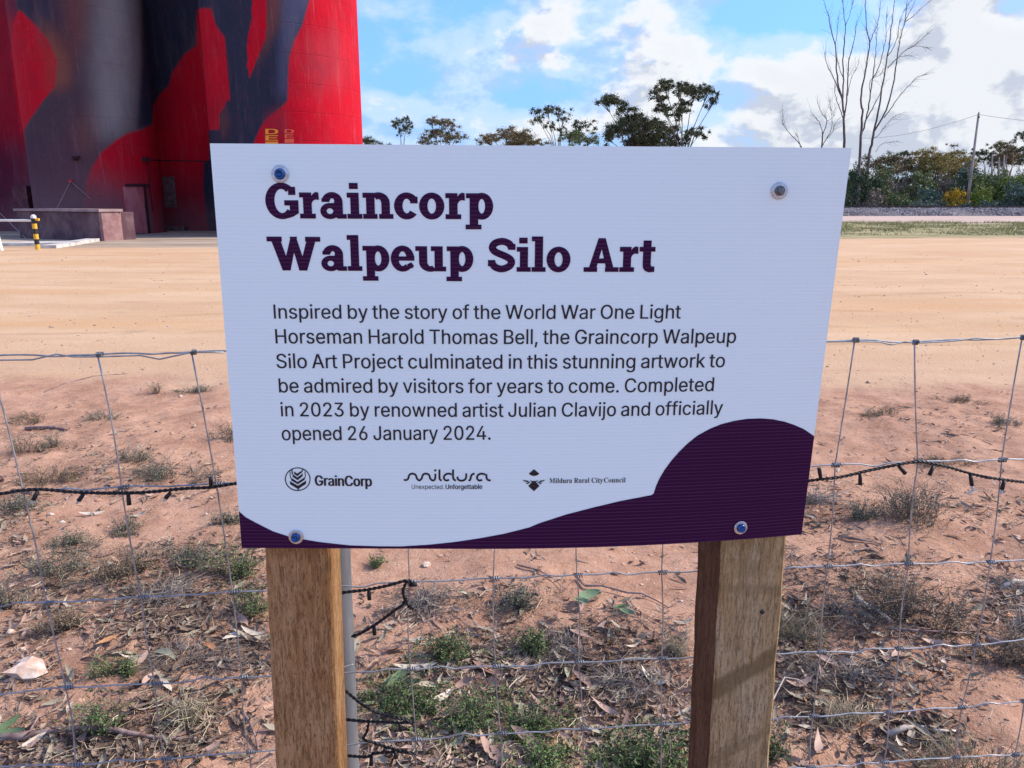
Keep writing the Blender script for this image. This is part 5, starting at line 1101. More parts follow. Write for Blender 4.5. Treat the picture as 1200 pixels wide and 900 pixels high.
def curved_panel(S, px0, px1, py0, py1, th, g, n=8):
    """plate following the silo wall between two px columns"""
    fr = []
    for u in np.linspace(0, 1, n+1):
        x = px0+(px1-px0)*u; a = on_silo(S, x, py1, th); b = a.copy(); b[2] = on_silo(S, x, py0, th)[2]; c = np.array([S[0], S[1]]); 
        ia = a.copy(); ia[:2] = c+(a[:2]-c)*(S[2]-.03)/(S[2]+th); ib = ia.copy(); ib[2] = b[2]; fr.append([a, b, ib, ia])
    v = np.array(fr).reshape(-1, 3); f = [(4*i+j, 4*(i+1)+j, 4*(i+1)+(j+1) % 4, 4*i+(j+1) % 4) for i in range(n) for j in range(4)]
    g.add(v, f+[(0, 1, 2, 3), (4*n+3, 4*n+2, 4*n+1, 4*n)]); return g
m_door = mottled('door_paint', (.40, .08, .10), (.46, .15, .16), 3, .6, stretch=(1, 1, .4))
m_dk = material('dark_gap', lambda t, b: (.045, .012, .02), .9)
m_gp = mottled('grey_plate', (.12, .06, .065), (.20, .13, .13), 5, .8)
g = Geo(); curved_panel(S2C, 150, 174, 219, 273, .03, g); dr = g.build('door', m_door, s2)
g = Geo(); curved_panel(S2C, 148, 176, 215.5, 218.5, .10, g, 6); curved_panel(S2C, 174.4, 177, 218.8, 275, .07, g, 2); g.build('door_frame', m_dk, s2)
g = Geo(); g.tube([on_silo(S2C, 170.5, 236, .09), on_silo(S2C, 170, 240, .11), on_silo(S2C, 170.5, 244, .09)], .02, 6); g.build('door_handle', m_dk, dr)
g = Geo(); curved_panel(S2C, 133, 137.5, 248, 253, .12, g, 2); g.build('junction_box', m_gp, s2)
g = Geo(); curved_panel(S2C, 84, 92, 183, 185.5, .25, g, 3); curved_panel(S2C, 86, 90, 185.6, 188, .12, g, 2); g.build('lamp_bracket', m_dk, s2)
g = Geo(); curved_panel(S2C, 170, 174.5, 184, 189.5, .2, g, 2); g.build('pipe_bracket', m_dk, s2)
g = Geo(); g.tube([on_silo(S2C, 173, 190, .06), on_silo(S2C, 176, 222, .06), on_silo(S2C, 179, 248, .06)], .025, 6); g.build('conduit', m_dk, s2)
g = Geo(); g.lathe(on_silo(S2C, 82.5, 212.5, .02), on_silo(S2C, 82.5, 212.5, 1)-on_silo(S2C, 82.5, 212.5, 0), [(.07, 0), (.09, .08), (.05, .16)], 10); g.build('wire_anchor', material('red_anchor', lambda t, b: (.6, .03, .03), .5), s2)
g = Geo(); g.tube([on_silo(S2C, 174, 187, .15), on_wall(200, 188.5, .6), on_wall(248, 189, .6)], .035, 6); g.build('rail_pipe', m_dk, lw)
def wall_box(fn, px0, px1, py0, py1, d0, d1, g):
    a = fn(px0, py1, d0); b = fn(px1, py1, d0); zt = fn((px0+px1)/2, py0, d0)[2]; n_ = np.array([0, -(d1-d0), 0])
    v = [a, b, b+n_, a+n_]; v += [np.array([p[0], p[1], zt]) for p in v]; return g.add(v, [(3, 2, 1, 0), (4, 5, 6, 7), (0, 1, 5, 4), (1, 2, 6, 5), (2, 3, 7, 6), (3, 0, 4, 7)])
wall_box(on_wall, 194, 208, 207, 243, 0.002, .05, Geo()).build('hatch', m_gp, lw)
wall_box(on_wall, 198, 221, 265, 274, 0.002, .5, Geo()).build('rubble_block', m_gp, lw)
wall_box(on_wall2, 23, 40, 218, 248, 0.002, .4, Geo()).build('meter_box', mottled('dark_box', (.09, .02, .03), (.14, .05, .06), 4), lw2)
# orange lettering painted on the right silo, partly behind the sign
m_org = material('orange_lettering', lambda t, b: (.80, .30, .03), .6); m_org2 = material('red_orange_lettering', lambda t, b: (.66, .10, .05), .6)
def silo_text(txt, x0, x1, ytop, dy, mat):
    g = Geo()
    for k, ch in enumerate(txt):
        adv, cs_ = SANS[ch]; cu = bpy.data.curves.new('c', 'CURVE'); cu.dimensions = '2D'; cu.fill_mode = 'FRONT'
        for c in cs_:
            sp = cu.splines.new('POLY'); sp.points.add(len(c)//2-1); sp.use_cyclic_u = True
            for i_ in range(len(c)//2): sp.points[i_].co = (c[2*i_]*.001, c[2*i_+1]*.001, 0, 1)
        cu.offset = .012; ob = bpy.data.objects.new('c', cu); me = bpy.data.meshes.new_from_object(ob); v = np.array([tuple(q_.co) for q_ in me.vertices])
        w0, w1 = v[:, 0].min(), v[:, 0].max(); h0 = v[:, 1].max()
        P = [on_silo(S3C, x0+(x1-x0)*(a-w0)/(w1-w0), ytop+k*dy+dy*.82*(1-b/h0), .02) for a, b, _ in v]
        g.add(P, [tuple(q_.vertices) for q_ in me.polygons]); bpy.data.objects.remove(ob); bpy.data.curves.remove(cu); bpy.data.meshes.remove(me)
    g.build('painted_lettering', mat, s3)
silo_text('DEIL', 311, 326, 151, 7.5, m_org); silo_text('DEIII', 333.5, 344.5, 151.5, 5.6, m_org2)

# --- loading ramp block, slabs, barrier, stay wires
m_ramp = mottled('ramp_concrete', (.10, .05, .062), (.18, .11, .115), 1.6, .9, bs=(.3, .02, 4)); m_rend = mottled('ramp_end', (.24, .12, .12), (.33, .20, .19), 3, .9)
a = to_ground(24, 279); b = to_ground(119, 282.5); zt = 1.15
t = thing('loading_ramp', ((a[0]+b[0])/2, b[1], 0), 'low dark concrete ramp block in front of the left silo, with a pale right end', 'ramp')
dv = (b-a)/np.linalg.norm(b-a); nv = np.array([-dv[1], dv[0], 0]); c = b+dv*.12+nv*.05
def prism(pts, z0, z1, g):
    n = len(pts); v = [(p[0], p[1], z0) for p in pts]+[(p[0], p[1], z1) for p in pts]
    return g.add(v, [tuple(range(n))[::-1], tuple(range(n, 2*n))]+[(i, (i+1) % n, (i+1) % n+n, i+n) for i in range(n)])
prism([a, b, b+nv*1.6, a+nv*1.6], -.1, zt, Geo()).build('ramp_wall', m_ramp, t)
prism([b+dv*.004, c, c+nv*.75, b+nv*1.0+dv*.004], -.1, zt+.02, Geo()).build('ramp_end', m_rend, t)
prism([a-nv*.08-dv*.1, b-nv*.08+dv*.18, b+nv*1.0+dv*.18, a+nv*1.66-dv*.1], zt+.024, zt+.13, Geo()).build('coping', mottled('coping', (.26, .17, .17), (.36, .26, .25), 3), t)
m_slab = mottled('white_slab', (.40, .37, .34), (.60, .57, .53), 3, .8)
for k, (x0, y0, x1, y1, dep, lb) in enumerate([(-40, 289, 78, 287.5, 1.5, 'large flat white slab on the ground before the ramp, left'), (66, 291, 96, 286.5, .5, 'short white kerb slab on the ground, middle of the three'), (93, 286.5, 117, 282.8, .5, 'short white kerb slab at the right, nearest the ramp end')]):
    a_ = to_ground(x0, y0); b_ = to_ground(x1, y1); d_ = (b_-a_)/np.linalg.norm(b_-a_); n_ = np.array([-d_[1], d_[0], 0])*dep
    prism([a_, b_, b_+n_, a_+n_], -.05, .10+.01*k, Geo()).build('white_slab', m_slab, label=lb, cat='slab', group='white slabs by the silo')
m_wh = mottled('white_paint', (.66, .65, .62), (.80, .79, .76), 8, .5); m_yl = material('yellow_paint', lambda t_, b_: (.70, .40, .04), .5); m_bk = material('black_paint', lambda t_, b_: (.025, .025, .025), .5)
pb = to_ground(44.5, 293); t = thing('barrier_rail', pb, 'white pipe rail with a black and yellow striped end post and a white leg', 'barrier')
for k in range(6):
    z0 = 0.02+k*.17; Geo().tube([pb+[0, 0, z0], pb+[0, 0, z0+.169]], .075, 14).build('stripe', m_yl if k % 2 == 0 else m_bk, t)
Geo().lathe(pb+[0, 0, 1.042], (0, 0, 1), [(.085, 0), (.085, .07), (.04, .12)], 14).build('post_cap', m_wh, t)
rz = 1.0; p0 = pb+[-.08, 0, rz-.03]; p1 = at_depth(-60, 262, pb[1]+.3); p1[2] = rz-.03
Geo().tube([p1, p0], .04, 10).build('rail', m_wh, t)
Geo().tube([pb+[.07, 0, rz], pb+[.18, 0, rz]], .045, 8).build('rail_end', m_yl, t)
lg0 = to_ground(1.5, 294); Geo().tube([lg0, lg0+[-.12, 0, .98]], .07, 12).build('leg', m_wh, t)
m_line = material('thin_wire', lambda t_, b_: (.34, .26, .26), .5)
Geo().tube([on_silo(S2C, 82.5, 212.5, .16), to_ground(48, 281)], .014, 5).build('stay_cable', m_line, label='thin stay wire from the red anchor on the silo down to the left', cat='wire')
Geo().tube([on_silo(S2C, 83.5, 213, .16), on_silo(S2C, 106, 233, .05)], .012, 5).build('stay_cable', m_line, label='short thin stay wire running right from the red anchor along the silo', cat='wire')
Geo().tube([on_wall2(-12, 238, .3), to_ground(31, 280)], .014, 5).build('stay_cable', m_line, label='thin stay wire at the left edge, coming down to the white slab', cat='wire')

# ================================================================== RAILWAY
def bank_mat(t, b):
    pos = t.new('ShaderNodeNewGeometry').outputs['Position']
    c = t.mix(t.smooth(t.noise(pos, 6, 6, .8), .35, .65), (.06, .054, .062), (.19, .17, .18))
    return t.mix(t.math('MULTIPLY', t.smooth(t.noise(pos, .5, 4, .6), .55, .7), .5), c, (.44, .37, .33))
m_bank = material('ballast', bank_mat, .95)
xs_ = np.linspace(-160, 240, 260); pf = [(86.5, -.05), (87.6, .28), (89.3, .62), (90.3, .80), (93.3, .80), (96, -.05)]
P = np.array([[(x, y+.35*math.sin(x*.7+k), z+(.06*math.sin(x*2.1+k*2) if 0 < k < 5 else 0)) for k, (y, z) in enumerate(pf)] for x in xs_])
i = np.arange(P.shape[0]*6).reshape(-1, 6)
Geo().add(P, np.stack([i[:-1, :-1], i[1:, :-1], i[1:, 1:], i[:-1, 1:]], -1).reshape(-1, 4)).build('railway_embankment', m_bank, kind='structure')
tr = thing('railway_track', (0, 91.8, .85), 'rusty dark railway track running along the top of the grey ballast', 'railway track')
m_rust = mottled('rusty_rail', (.05, .032, .028), (.12, .07, .055), 2, .7)
for y in (91.0, 92.6): Geo().box(-160, 240, y-.035, y+.035, .93, 1.06).build('rail', m_rust, tr)
g = Geo()
for x in np.arange(-100, 180, .65): g.box(x-.12, x+.12, 90.5, 93.1, .80, .925)
g.build('sleepers', mottled('sleeper', (.12, .09, .07), (.22, .18, .15), 3), tr, kind='stuff')
q = np.random.default_rng(4); g = Geo()
for k in range(2600):
    u = q.uniform(0, 3); i_ = int(u); x = q.uniform(34, 66); y = pf[i_][0]+(pf[i_+1][0]-pf[i_][0])*(u-i_); z = pf[i_][1]+(pf[i_+1][1]-pf[i_][1])*(u-i_)
    r = q.uniform(.05, .13); g.add((oc+q.normal(0, .2, (6, 3)))*r+[x, y, z+.03], of)
g.build('ballast_stones', foliage('ballast_stone', (.16, .14, .14), (.44, .41, .41), (.22, .2, .2), .9), kind='stuff')

# ================================================================== VERGE GRASS
m_vg = foliage('verge_grass', (.16, .20, .06), (.36, .36, .15), (.42, .34, .20), .8)
g = Geo(); q = np.random.default_rng(12); n = 60000
y = q.uniform(37.5, 60, n); x = q.uniform(-2, 46, n); k = (fbm(x, y, .35, 3, 9)+q.normal(0, .07, n) > .46) & (x > y*.2) & (x < y*.78+2); x, y = x[k], y[k]; n = len(x)
hh = q.uniform(.04, .15, n)*(.3+1.6*fbm(x, y, .5, 3, 4)**2*2); a = q.uniform(0, 6.28, n); ww = .022
base = np.stack([x, y, np.zeros(n)], -1); du = np.stack([np.cos(a), np.sin(a), np.zeros(n)], -1)*ww; tp = np.stack([q.normal(0, .1, n), q.normal(0, .1, n), hh], -1)
g.add(np.stack([base-du, base+du, base+tp], 1).reshape(-1, 3), np.arange(3*n).reshape(n, 3)); g.build('verge_grass', m_vg, kind='stuff', label='green and straw coloured grass strip beyond the yard')

# ================================================================== TREES AND BUSHES
m_tk = mottled('gum_bark', (.20, .16, .14), (.42, .37, .33), 3, .9, stretch=(1, 1, .3)); m_tkd = mottled('dark_bark', (.07, .055, .05), (.17, .14, .13), 4, .9, stretch=(1, 1, .3)); m_pale = mottled('pale_dead_wood', (.30, .25, .22), (.50, .45, .41), 2, .85, stretch=(1, 1, .25))
FO = dict(gum=foliage('gum_foliage', (.030, .046, .022), (.090, .112, .050), (.12, .11, .05)), gumb=foliage('brown_gum_foliage', (0.087, 0.080, 0.036), (0.217, 0.181, 0.087), (0.290, 0.203, 0.102)), gold=foliage('golden_foliage', (0.174, 0.160, 0.043), (0.435, 0.348, 0.102), (0.377, 0.246, 0.102)),
          dk=foliage('dark_green_foliage', (0.029, 0.061, 0.032), (0.094, 0.145, 0.065), (0.058, 0.087, 0.043)), mid=foliage('mid_green_foliage', (0.072, 0.123, 0.043), (0.189, 0.261, 0.087), (0.232, 0.203, 0.102)), grey=foliage('grey_green_foliage', (0.131, 0.160, 0.109), (0.290, 0.334, 0.232), (0.203, 0.217, 0.145)),
          teal=foliage('blue_green_foliage', (0.058, 0.109, 0.087), (0.145, 0.217, 0.174), (0.102, 0.145, 0.102)), lime=foliage('yellow_green_foliage', (0.145, 0.217, 0.029), (0.348, 0.420, 0.072), (0.131, 0.189, 0.043)), amber=foliage('amber_blossom', (0.406, 0.246, 0.014), (0.754, 0.493, 0.029), (0.203, 0.189, 0.043)), scrub=foliage('grey_brown_scrub', (0.160, 0.131, 0.102), (0.348, 0.290, 0.232), (0.232, 0.189, 0.131)))
def blob(q, c, rx, ry, rz, n):
    v = q.normal(size=(n, 3)); v /= np.linalg.norm(v, axis=1)[:, None]; v *= np.minimum(np.abs(q.normal(0, .62, n)), 1.5)[:, None]; return np.asarray(c)+v*[rx, ry, rz]
def gum(px, Y, clumps, fol, label, seed, trunk=(.22, .12), bark=None, leaf=.21, dens=1.7, yj=1.8, group='gum trees beyond the railway'):
    """clumps: (px, py, half width px, half height px); the trunk stands at px on the ground at depth Y"""
    q = np.random.default_rng(seed); b0 = at_depth(px, 240, Y); b0[2] = 0; t = thing('gum_tree', b0, label, 'tree', group)
    C = [(at_depth(a, b, Y+q.normal(0, yj)), rw/FOC*Y*1.45, rh/FOC*Y*1.5) for a, b, rw, rh in clumps]; ztop = max(c[0][2] for c in C); zmin = min(c[0][2] for c in C)
    mean = np.mean([c[0] for c in C], 0); fork = b0+(mean-b0)*[.35, .35, 0]; fork[2] = max(1.0, zmin*.62)
    g = Geo(); g.tube([b0-[0, 0, .3], b0+(fork-b0)*.5+[.15, 0, 0], fork], [trunk[0]*1.2, trunk[0], trunk[0]*.8], 8)
    for c, rw, rh in C:
        m1 = fork+(c-fork)*.4+[q.normal(0, .25), q.normal(0, .25), .15*(c[2]-fork[2])]; e = c+[0, 0, -rh*.3]
        g.tube([fork-[0, 0, .15], m1, e], [trunk[0]*.5, trunk[1]*.42, trunk[1]*.16], 6)
        for k in range(6):
            d = c+q.normal(0, .5, 3)*[rw, rw, rh]; g.tube([m1*.35+e*.65, (e+d)/2+[0, 0, .1], d], [trunk[1]*.3, trunk[1]*.18, .012], 4, False)
    g.build('trunk', bark or m_tkd, t, smooth=True)
    pts = []
    for c, rw, rh in C:
        ns = max(7, int(12*rw))
        for k in range(ns):
            s_ = q.uniform(.16, .50); o_ = q.normal(0, .5, 3)*[rw, rw, rh*.9]
            pts.append(blob(q, c+o_, rw*s_, rw*s_, rh*s_*.75+.12, int(75*dens*max(.5, rw*s_*1.8))))
    Geo().leaves(np.concatenate(pts), leaf, .38, 0, seed).build('crown', FO[fol], t); return t
gum(800, 92, [(768, 104, 6, 5), (779, 100, 8, 5), (796, 103, 9, 6), (812, 106, 10, 6), (828, 110, 9, 6), (838, 116, 5, 4), (774, 116, 7, 3), (800, 121, 6, 3), (777, 127, 7, 3), (795, 130, 9, 4), (820, 155, 9, 4), (806, 160, 7, 3), (790, 165, 9, 6)], 'gum', 'tallest spreading gum tree showing above the sign', 11, dens=2.3, leaf=.24)
gum(742, 96, [(708, 118, 8, 4), (722, 117, 9, 5), (733, 128, 7, 5), (745, 135, 9, 6), (738, 146, 14, 8), (755, 148, 10, 8), (728, 150, 9, 8), (712, 160, 9, 6), (762, 160, 9, 8), (745, 165, 16, 8)], 'gum', 'dense dark gum tree left of the tallest one above the sign', 12, dens=2.6, leaf=.25)
gum(768, 99, [(770, 146, 12, 5), (780, 156, 12, 6), (765, 164, 10, 6)], 'gum', 'lower dark gum tree squeezed between the two biggest crowns', 18, dens=2.4, leaf=.25)
gum(655, 97, [(628, 131, 6, 4), (640, 127, 7, 4), (653, 130, 8, 4), (661, 137, 6, 4), (633, 142, 6, 4), (645, 147, 5, 3), (657, 153, 6, 4), (684, 146, 8, 4), (676, 158, 8, 5)], 'gum', 'thin open crowned gum tree above the second heading line, left of the dense dark one', 13, trunk=(.16, .09), dens=1.5)
gum(675, 94, [(668, 160, 10, 5), (680, 163, 8, 5), (692, 164, 8, 5)], 'mid', 'low mid green tree between the thin gum and the dense dark gum', 14)
gum(472, 110, [(466, 145, 7, 3), (472, 141, 5, 3), (477, 149, 6, 3), (470, 154, 5, 3)], 'gum', 'small lone gum with a wispy crown, first tree right of the silo', 15, trunk=(.12, .07), dens=1.5)
gum(521, 108, [(505, 141, 7, 2.5), (518, 143, 8, 3), (530, 146, 7, 3.5), (510, 157, 9, 4), (522, 158, 9, 5), (534, 162, 9, 4), (500, 165, 8, 4)], 'gumb', 'brownish gum with a flat layered crown above the heading', 16, trunk=(.16, .09))
gum(603, 112, [(575, 159, 8, 3), (570, 165, 9, 4), (593, 158, 9, 5), (605, 156, 9, 4), (616, 160, 8, 4), (605, 166, 18, 5), (628, 166, 8, 3)], 'gumb', 'low olive brown gum trees clump just over the top edge of the sign', 17)
gum(432, 118, [(430, 166, 8, 3), (442, 170, 8, 3)], 'gum', 'sliver of a gum crown between the silo and the top edge of the sign', 19)
# bush belt along the railway, right of the sign: (px, py top, half width px, depth, material, label)
def bush(px, ytop, hw, Y, fol, label, seed, name='bush', ybase=246, leaf=.24, dens=1., sh=.95):
    q = np.random.default_rng(seed); b0 = at_depth(px, 240, Y); b0[2] = 0; ht = at_depth(px, ytop, Y)[2]; rw = hw/FOC*Y
    t = thing(name, b0, label, 'bush', 'bushes along the railway'); g = Geo(); pts = []
    n = max(24, int(rw*ht*7))
    for k in range(n):
        a = q.uniform(0, 6.28); r = math.sqrt(q.uniform()); zz = q.uniform(.03, .90)**.9*ht; lim = math.sqrt(max(.12, 1-(max(0, zz/ht-.35)/.72)**2)); c = b0+[r*math.cos(a)*rw*lim*sh, r*math.sin(a)*rw*lim*sh, zz]; s_ = q.uniform(.18, .36)*min(rw, ht*.8)+.12
        pts.append(blob(q, c, s_, s_, s_*.75, int(100*dens*max(.4, s_*s_*2.6))))
        if k < 9: g.tube([b0+[q.normal(0, .12), 0, -.1], b0*.5+c*.5+[0, 0, -.1], c], [.06, .04, .015], 5, False)
    for k in range(9):
        a = q.uniform(0, 6.28); c = b0+[math.cos(a)*rw*q.uniform(0, .8), math.sin(a)*rw*.5, ht*q.uniform(.6, .8)]; e = c+[q.normal(0, .3), q.normal(0, .2), ht*q.uniform(.2, .5)]
        g.tube([c, (c+e)/2+[.05, 0, 0], e], [.03, .02, .008], 3, False); pts.append(np.array([c+(e-c)*u_+q.normal(0, .10, 3) for u_ in q.uniform(.2, 1, 34)]))
    g.build('stems', m_tkd, t); Geo().leaves(np.concatenate(pts), leaf, .5, 0, seed).build('foliage', FO[fol], t); return t
BUSH = [(1003, 196, 17, 100, 'dk', 'tall dark green bush touching the right edge of the sign'), (1022, 205, 13, 101, 'dk', 'dark green bush second from the sign edge'), (1032, 196, 14, 107, 'mid', 'mid green bush showing above the dark pair by the sign'),
  (1026, 226, 12, 98, 'scrub', 'grey brown scrub low beside the dark bushes at the sign edge'), (1048, 214, 10, 103, 'scrub', 'grey twiggy scrub between the dark bushes and the rounded green one'), (1053, 228, 15, 97, 'mid', 'low rounded green bush at the foot of the scrub'),
  (1077, 200, 18, 103, 'mid', 'rounded soft green bush in the middle of the belt'), (1085, 222, 16, 99, 'teal', 'bluish green bush below the rounded soft green one'), (1074, 237, 14, 96.5, 'grey', 'pale grey green low bush by the ballast'), (1092, 240, 7, 96.5, 'grey', 'tiny pale olive bush right of the pale grey green one'),
  (1105, 208, 14, 105, 'scrub', 'grey brown scrub behind the amber bush'), (1100, 235, 12, 98, 'grey', 'greyish low bush left of the amber bush'), (1119, 223.5, 15, 97.5, 'amber', 'small amber flowering bush'), (1117, 218, 9, 101, 'dk', 'dark bush rising just behind the amber one'),
  (1130, 196, 14, 104, 'teal', 'dull bluish green tree bush below the pole'), (1128, 240, 16, 96.5, 'teal', 'low blue green groundcover bush under the pole'), (1150, 203, 20, 102, 'mid', 'broad green bush just right of the pole'), (1148, 219, 14, 99, 'lime', 'bright green bush in front of the broad green one'),
  (1160, 238, 20, 96.5, 'teal', 'low blue green bush along the ballast toward the right'), (1178, 205, 18, 103, 'lime', 'yellow green bush near the right edge'), (1188, 216, 17, 98, 'teal', 'blue green bush near the right edge, before the yellow green ones'), (1205, 204, 20, 101, 'lime', 'yellow green bush cut by the right edge of the picture'),
  (1215, 222, 20, 98, 'dk', 'dark bush cut by the right edge of the picture')]
BUSH += [(a_, y_, 15, 110+(a_ % 7)*.5, m_, 'olive scrub behind the bush belt, ' + w_) for a_, y_, m_, w_ in [(1000, 208, 'mid', 'behind the tall dark green bush'), (1018, 204, 'scrub', 'between the two dark bushes by the sign'), (1042, 206, 'mid', 'left of the rounded soft green bush'),
  (1062, 205, 'scrub', 'under the wispy gum'), (1088, 207, 'mid', 'under the golden gum crown'), (1103, 206, 'dk', 'above the amber bush'), (1122, 204, 'mid', 'left of the pole foot'), (1140, 205, 'scrub', 'just right of the pole'),
  (1158, 204, 'mid', 'under the small umbrella gum'), (1172, 203, 'dk', 'behind the three dead trunks'), (1192, 202, 'scrub', 'under the gum thicket near the right edge'), (1212, 203, 'mid', 'at the very right edge')]]
for k, (a, b, c, d, e, lb) in enumerate(BUSH): bush(a, b, c, d, e, lb, 100+k)
gum(1035, 112, [(1026, 192, 9, 4), (1042, 189, 11, 5), (1056, 190, 9, 4), (1048, 198, 12, 5), (1063, 196, 7, 4)], 'gumb', 'brown crowned gum right of the bare trees, behind the dark bushes', 31, leaf=.26)
gum(1062, 120, [(1058, 180, 5, 2), (1066, 180, 5, 3)], 'gum', 'tiny wispy gum crown poking above the brown crowned gum', 32, trunk=(.1, .06), dens=1.5)
gum(1092, 113, [(1078, 188, 8, 4), (1090, 182, 10, 5), (1102, 187, 10, 5), (1095, 195, 14, 6), (1112, 195, 9, 5), (1083, 200, 10, 6)], 'gold', 'golden green gum crown in the middle of the tree line', 33, leaf=.26)
gum(1125, 116, [(1112, 186, 7, 3), (1122, 184, 8, 4), (1133, 187, 7, 4), (1128, 194, 12, 5), (1118, 202, 12, 6)], 'gold', 'golden brown gum crown just left of the pole', 34, leaf=.26)
gum(1118, 124, [(1117, 171, 3, 1.5), (1125, 177, 3, 1.2)], 'gumb', 'thin gum with two tiny tufts left of the pole', 35, trunk=(.08, .05), dens=1.)
gum(1155, 108, [(1146, 180, 5, 2.5), (1153, 178, 6, 2), (1158, 181, 4, 2), (1152, 187, 5, 2.5)], 'gum', 'small umbrella shaped gum right of the pole', 36, trunk=(.14, .08), bark=m_pale, dens=1.5)
gum(1182, 110, [(1170, 172, 7, 3), (1181, 172, 8, 4), (1188, 177, 7, 4), (1176, 183, 12, 4), (1192, 188, 12, 6), (1168, 190, 9, 5)], 'gumb', 'dark brown gum thicket near the right edge', 37, bark=m_pale)
gum(1207, 104, [(1196, 158, 5, 4), (1203, 162, 6, 4), (1199, 174, 6, 3), (1212, 172, 8, 6), (1208, 186, 10, 6)], 'gum', 'gum with loose tufts at the right edge of the picture', 38, trunk=(.16, .09))
for k, (a, b, Y, lb) in enumerate([(1163, 181, 106, 'pale dead trunk, left of the three upright ones right of the pole'), (1171, 184, 107, 'pale dead trunk, middle of the three upright ones'), (1177, 182, 105, 'pale dead trunk, right of the three upright ones')]):
    b0 = at_depth(a-2, 240, Y); b0[2] = -.1; tp = at_depth(a, b, Y); Geo().tube([b0, b0*.5+tp*.5+[.1, 0, 0], tp], [.20, .16, .08], 7).build('dead_trunk', m_pale, label=lb, cat='tree trunk', group='dead trunks', smooth=True)
q = np.random.default_rng(77)
for k in range(16):   # the belt goes on behind the sign and past the right edge
    a = 330+k*42 if k < 15 else 1260; Y = q.uniform(97, 110)
    if a > 955 and k < 15: break
    bush(a, q.uniform(205, 222), q.uniform(16, 24), Y, q.choice(['dk', 'mid', 'grey', 'teal', 'scrub']), 'railway bush hidden behind the sign, %s one from the silo side' % (['first', 'second', 'third', 'fourth', 'fifth', 'sixth', 'seventh', 'eighth', 'ninth', 'tenth', 'eleventh', 'twelfth', 'thirteenth', 'fourteenth', 'fifteenth', 'last'][k]), 300+k, dens=.5)
g = Geo(); q = np.random.default_rng(8); xs2 = q.uniform(-260, 330, 9000); hh = 5.5*(.55+.9*fbm(xs2, xs2*0, .03, 3, 2)); Geo().leaves(np.stack([xs2, q.uniform(168, 186, 9000), q.uniform(0, 1, 9000)**.8*hh], -1), 1.5, .7, 0, 5).build('far_woodland', FO['gum'], kind='stuff', label='far line of scrub beyond the railway')
# --- bare trees, branches traced and spread in depth
def bare(Y, stems, label, seed, r0=.16, jit=1.1):
    q = np.random.default_rng(seed); b0 = at_depth(stems[0][0][0], 240, Y); b0[2] = 0; t = thing('bare_tree', b0, label, 'tree', 'bare dead trees'); tk = Geo(); br = Geo(); P0 = {}
    for si, st_ in enumerate(stems):
        rs, re_ = st_[-1]; pts = st_[:-1]; yj = 0 if si == 0 else q.normal(0, jit); n = len(pts); P = []
        for k, (x, y) in enumerate(pts):
            key = (x, y); f_ = k/max(1, n-1)
            p = P0[key] if key in P0 else at_depth(x, y, Y+yj*f_+q.normal(0, .1)); P0[key] = p; P.append(p)
        if si == 0: P[0] = b0-[0, 0, .3]
        P = np.array(P); Q = np.vstack([2*P[0]-P[1], P, 2*P[-1]-P[-2]]); o = []
        for k in range(1, len(Q)-2):
            for j in range(4): u = j/4; o.append(.5*((2*Q[k])+(Q[k+1]-Q[k-1])*u+(2*Q[k-1]-5*Q[k]+4*Q[k+1]-Q[k+2])*u*u+(3*Q[k]-Q[k-1]-3*Q[k+1]+Q[k+2])*u**3))
        o.append(P[-1]); o = np.array(o); o[1:-1] += q.normal(0, .025, (len(o)-2, 3)); rr = np.linspace(rs, re_, len(o)); (tk if rs > .09 else br).tube(o, rr, 6)
        if re_ < .035:
            for k in range(int(len(o)*.9)):      # fine side twigs
                i_ = q.integers(len(o)//3, len(o)); a_ = o[i_]; d = o[-1]-o[max(0, i_-3)] if i_ == len(o)-1 else o[-1]-a_; d = d/max(.01, np.linalg.norm(d)); e = a_+(d+q.normal(0, .38, 3))*q.uniform(.5, 1.7); br.tube([a_, (a_+e)/2+q.normal(0, .06, 3), e], [.016, .012, .006], 3, False)
    tk.build('trunk', m_tkd, t, smooth=True)
    br.build('branches', m_tkd, t, smooth=True)
k5 = lambda pts, r: [(900+a/5, b/5) for a, b in pts]+[r]
bare(98, [k5([(430, 1250), (440, 1000), (445, 860), (445, 700), (437, 590)], (.20, .11)), k5([(437, 590), (410, 480), (400, 360), (395, 270), (370, 180), (355, 100), (330, 10)], (.10, .02)), k5([(437, 590), (442, 470), (440, 350), (448, 230), (455, 150), (440, 60), (440, -20)], (.09, .02)),
  k5([(445, 700), (462, 590), (467, 450), (475, 350), (505, 240), (515, 150), (540, 90)], (.09, .015)), k5([(437, 590), (395, 480), (365, 420), (335, 340), (335, 300)], (.07, .015)), k5([(455, 150), (470, 110), (500, 10), (505, -60)], (.04, .01)), k5([(395, 270), (405, 190), (410, 120)], (.04, .01)),
  k5([(467, 560), (485, 470), (520, 400), (535, 340)], (.04, .01)), k5([(442, 470), (420, 400), (400, 330)], (.05, .02)), k5([(445, 700), (415, 620), (395, 560), (390, 480)], (.06, .02))], 'bare upright tree directly above the right bolt, left of the bigger one', 51)
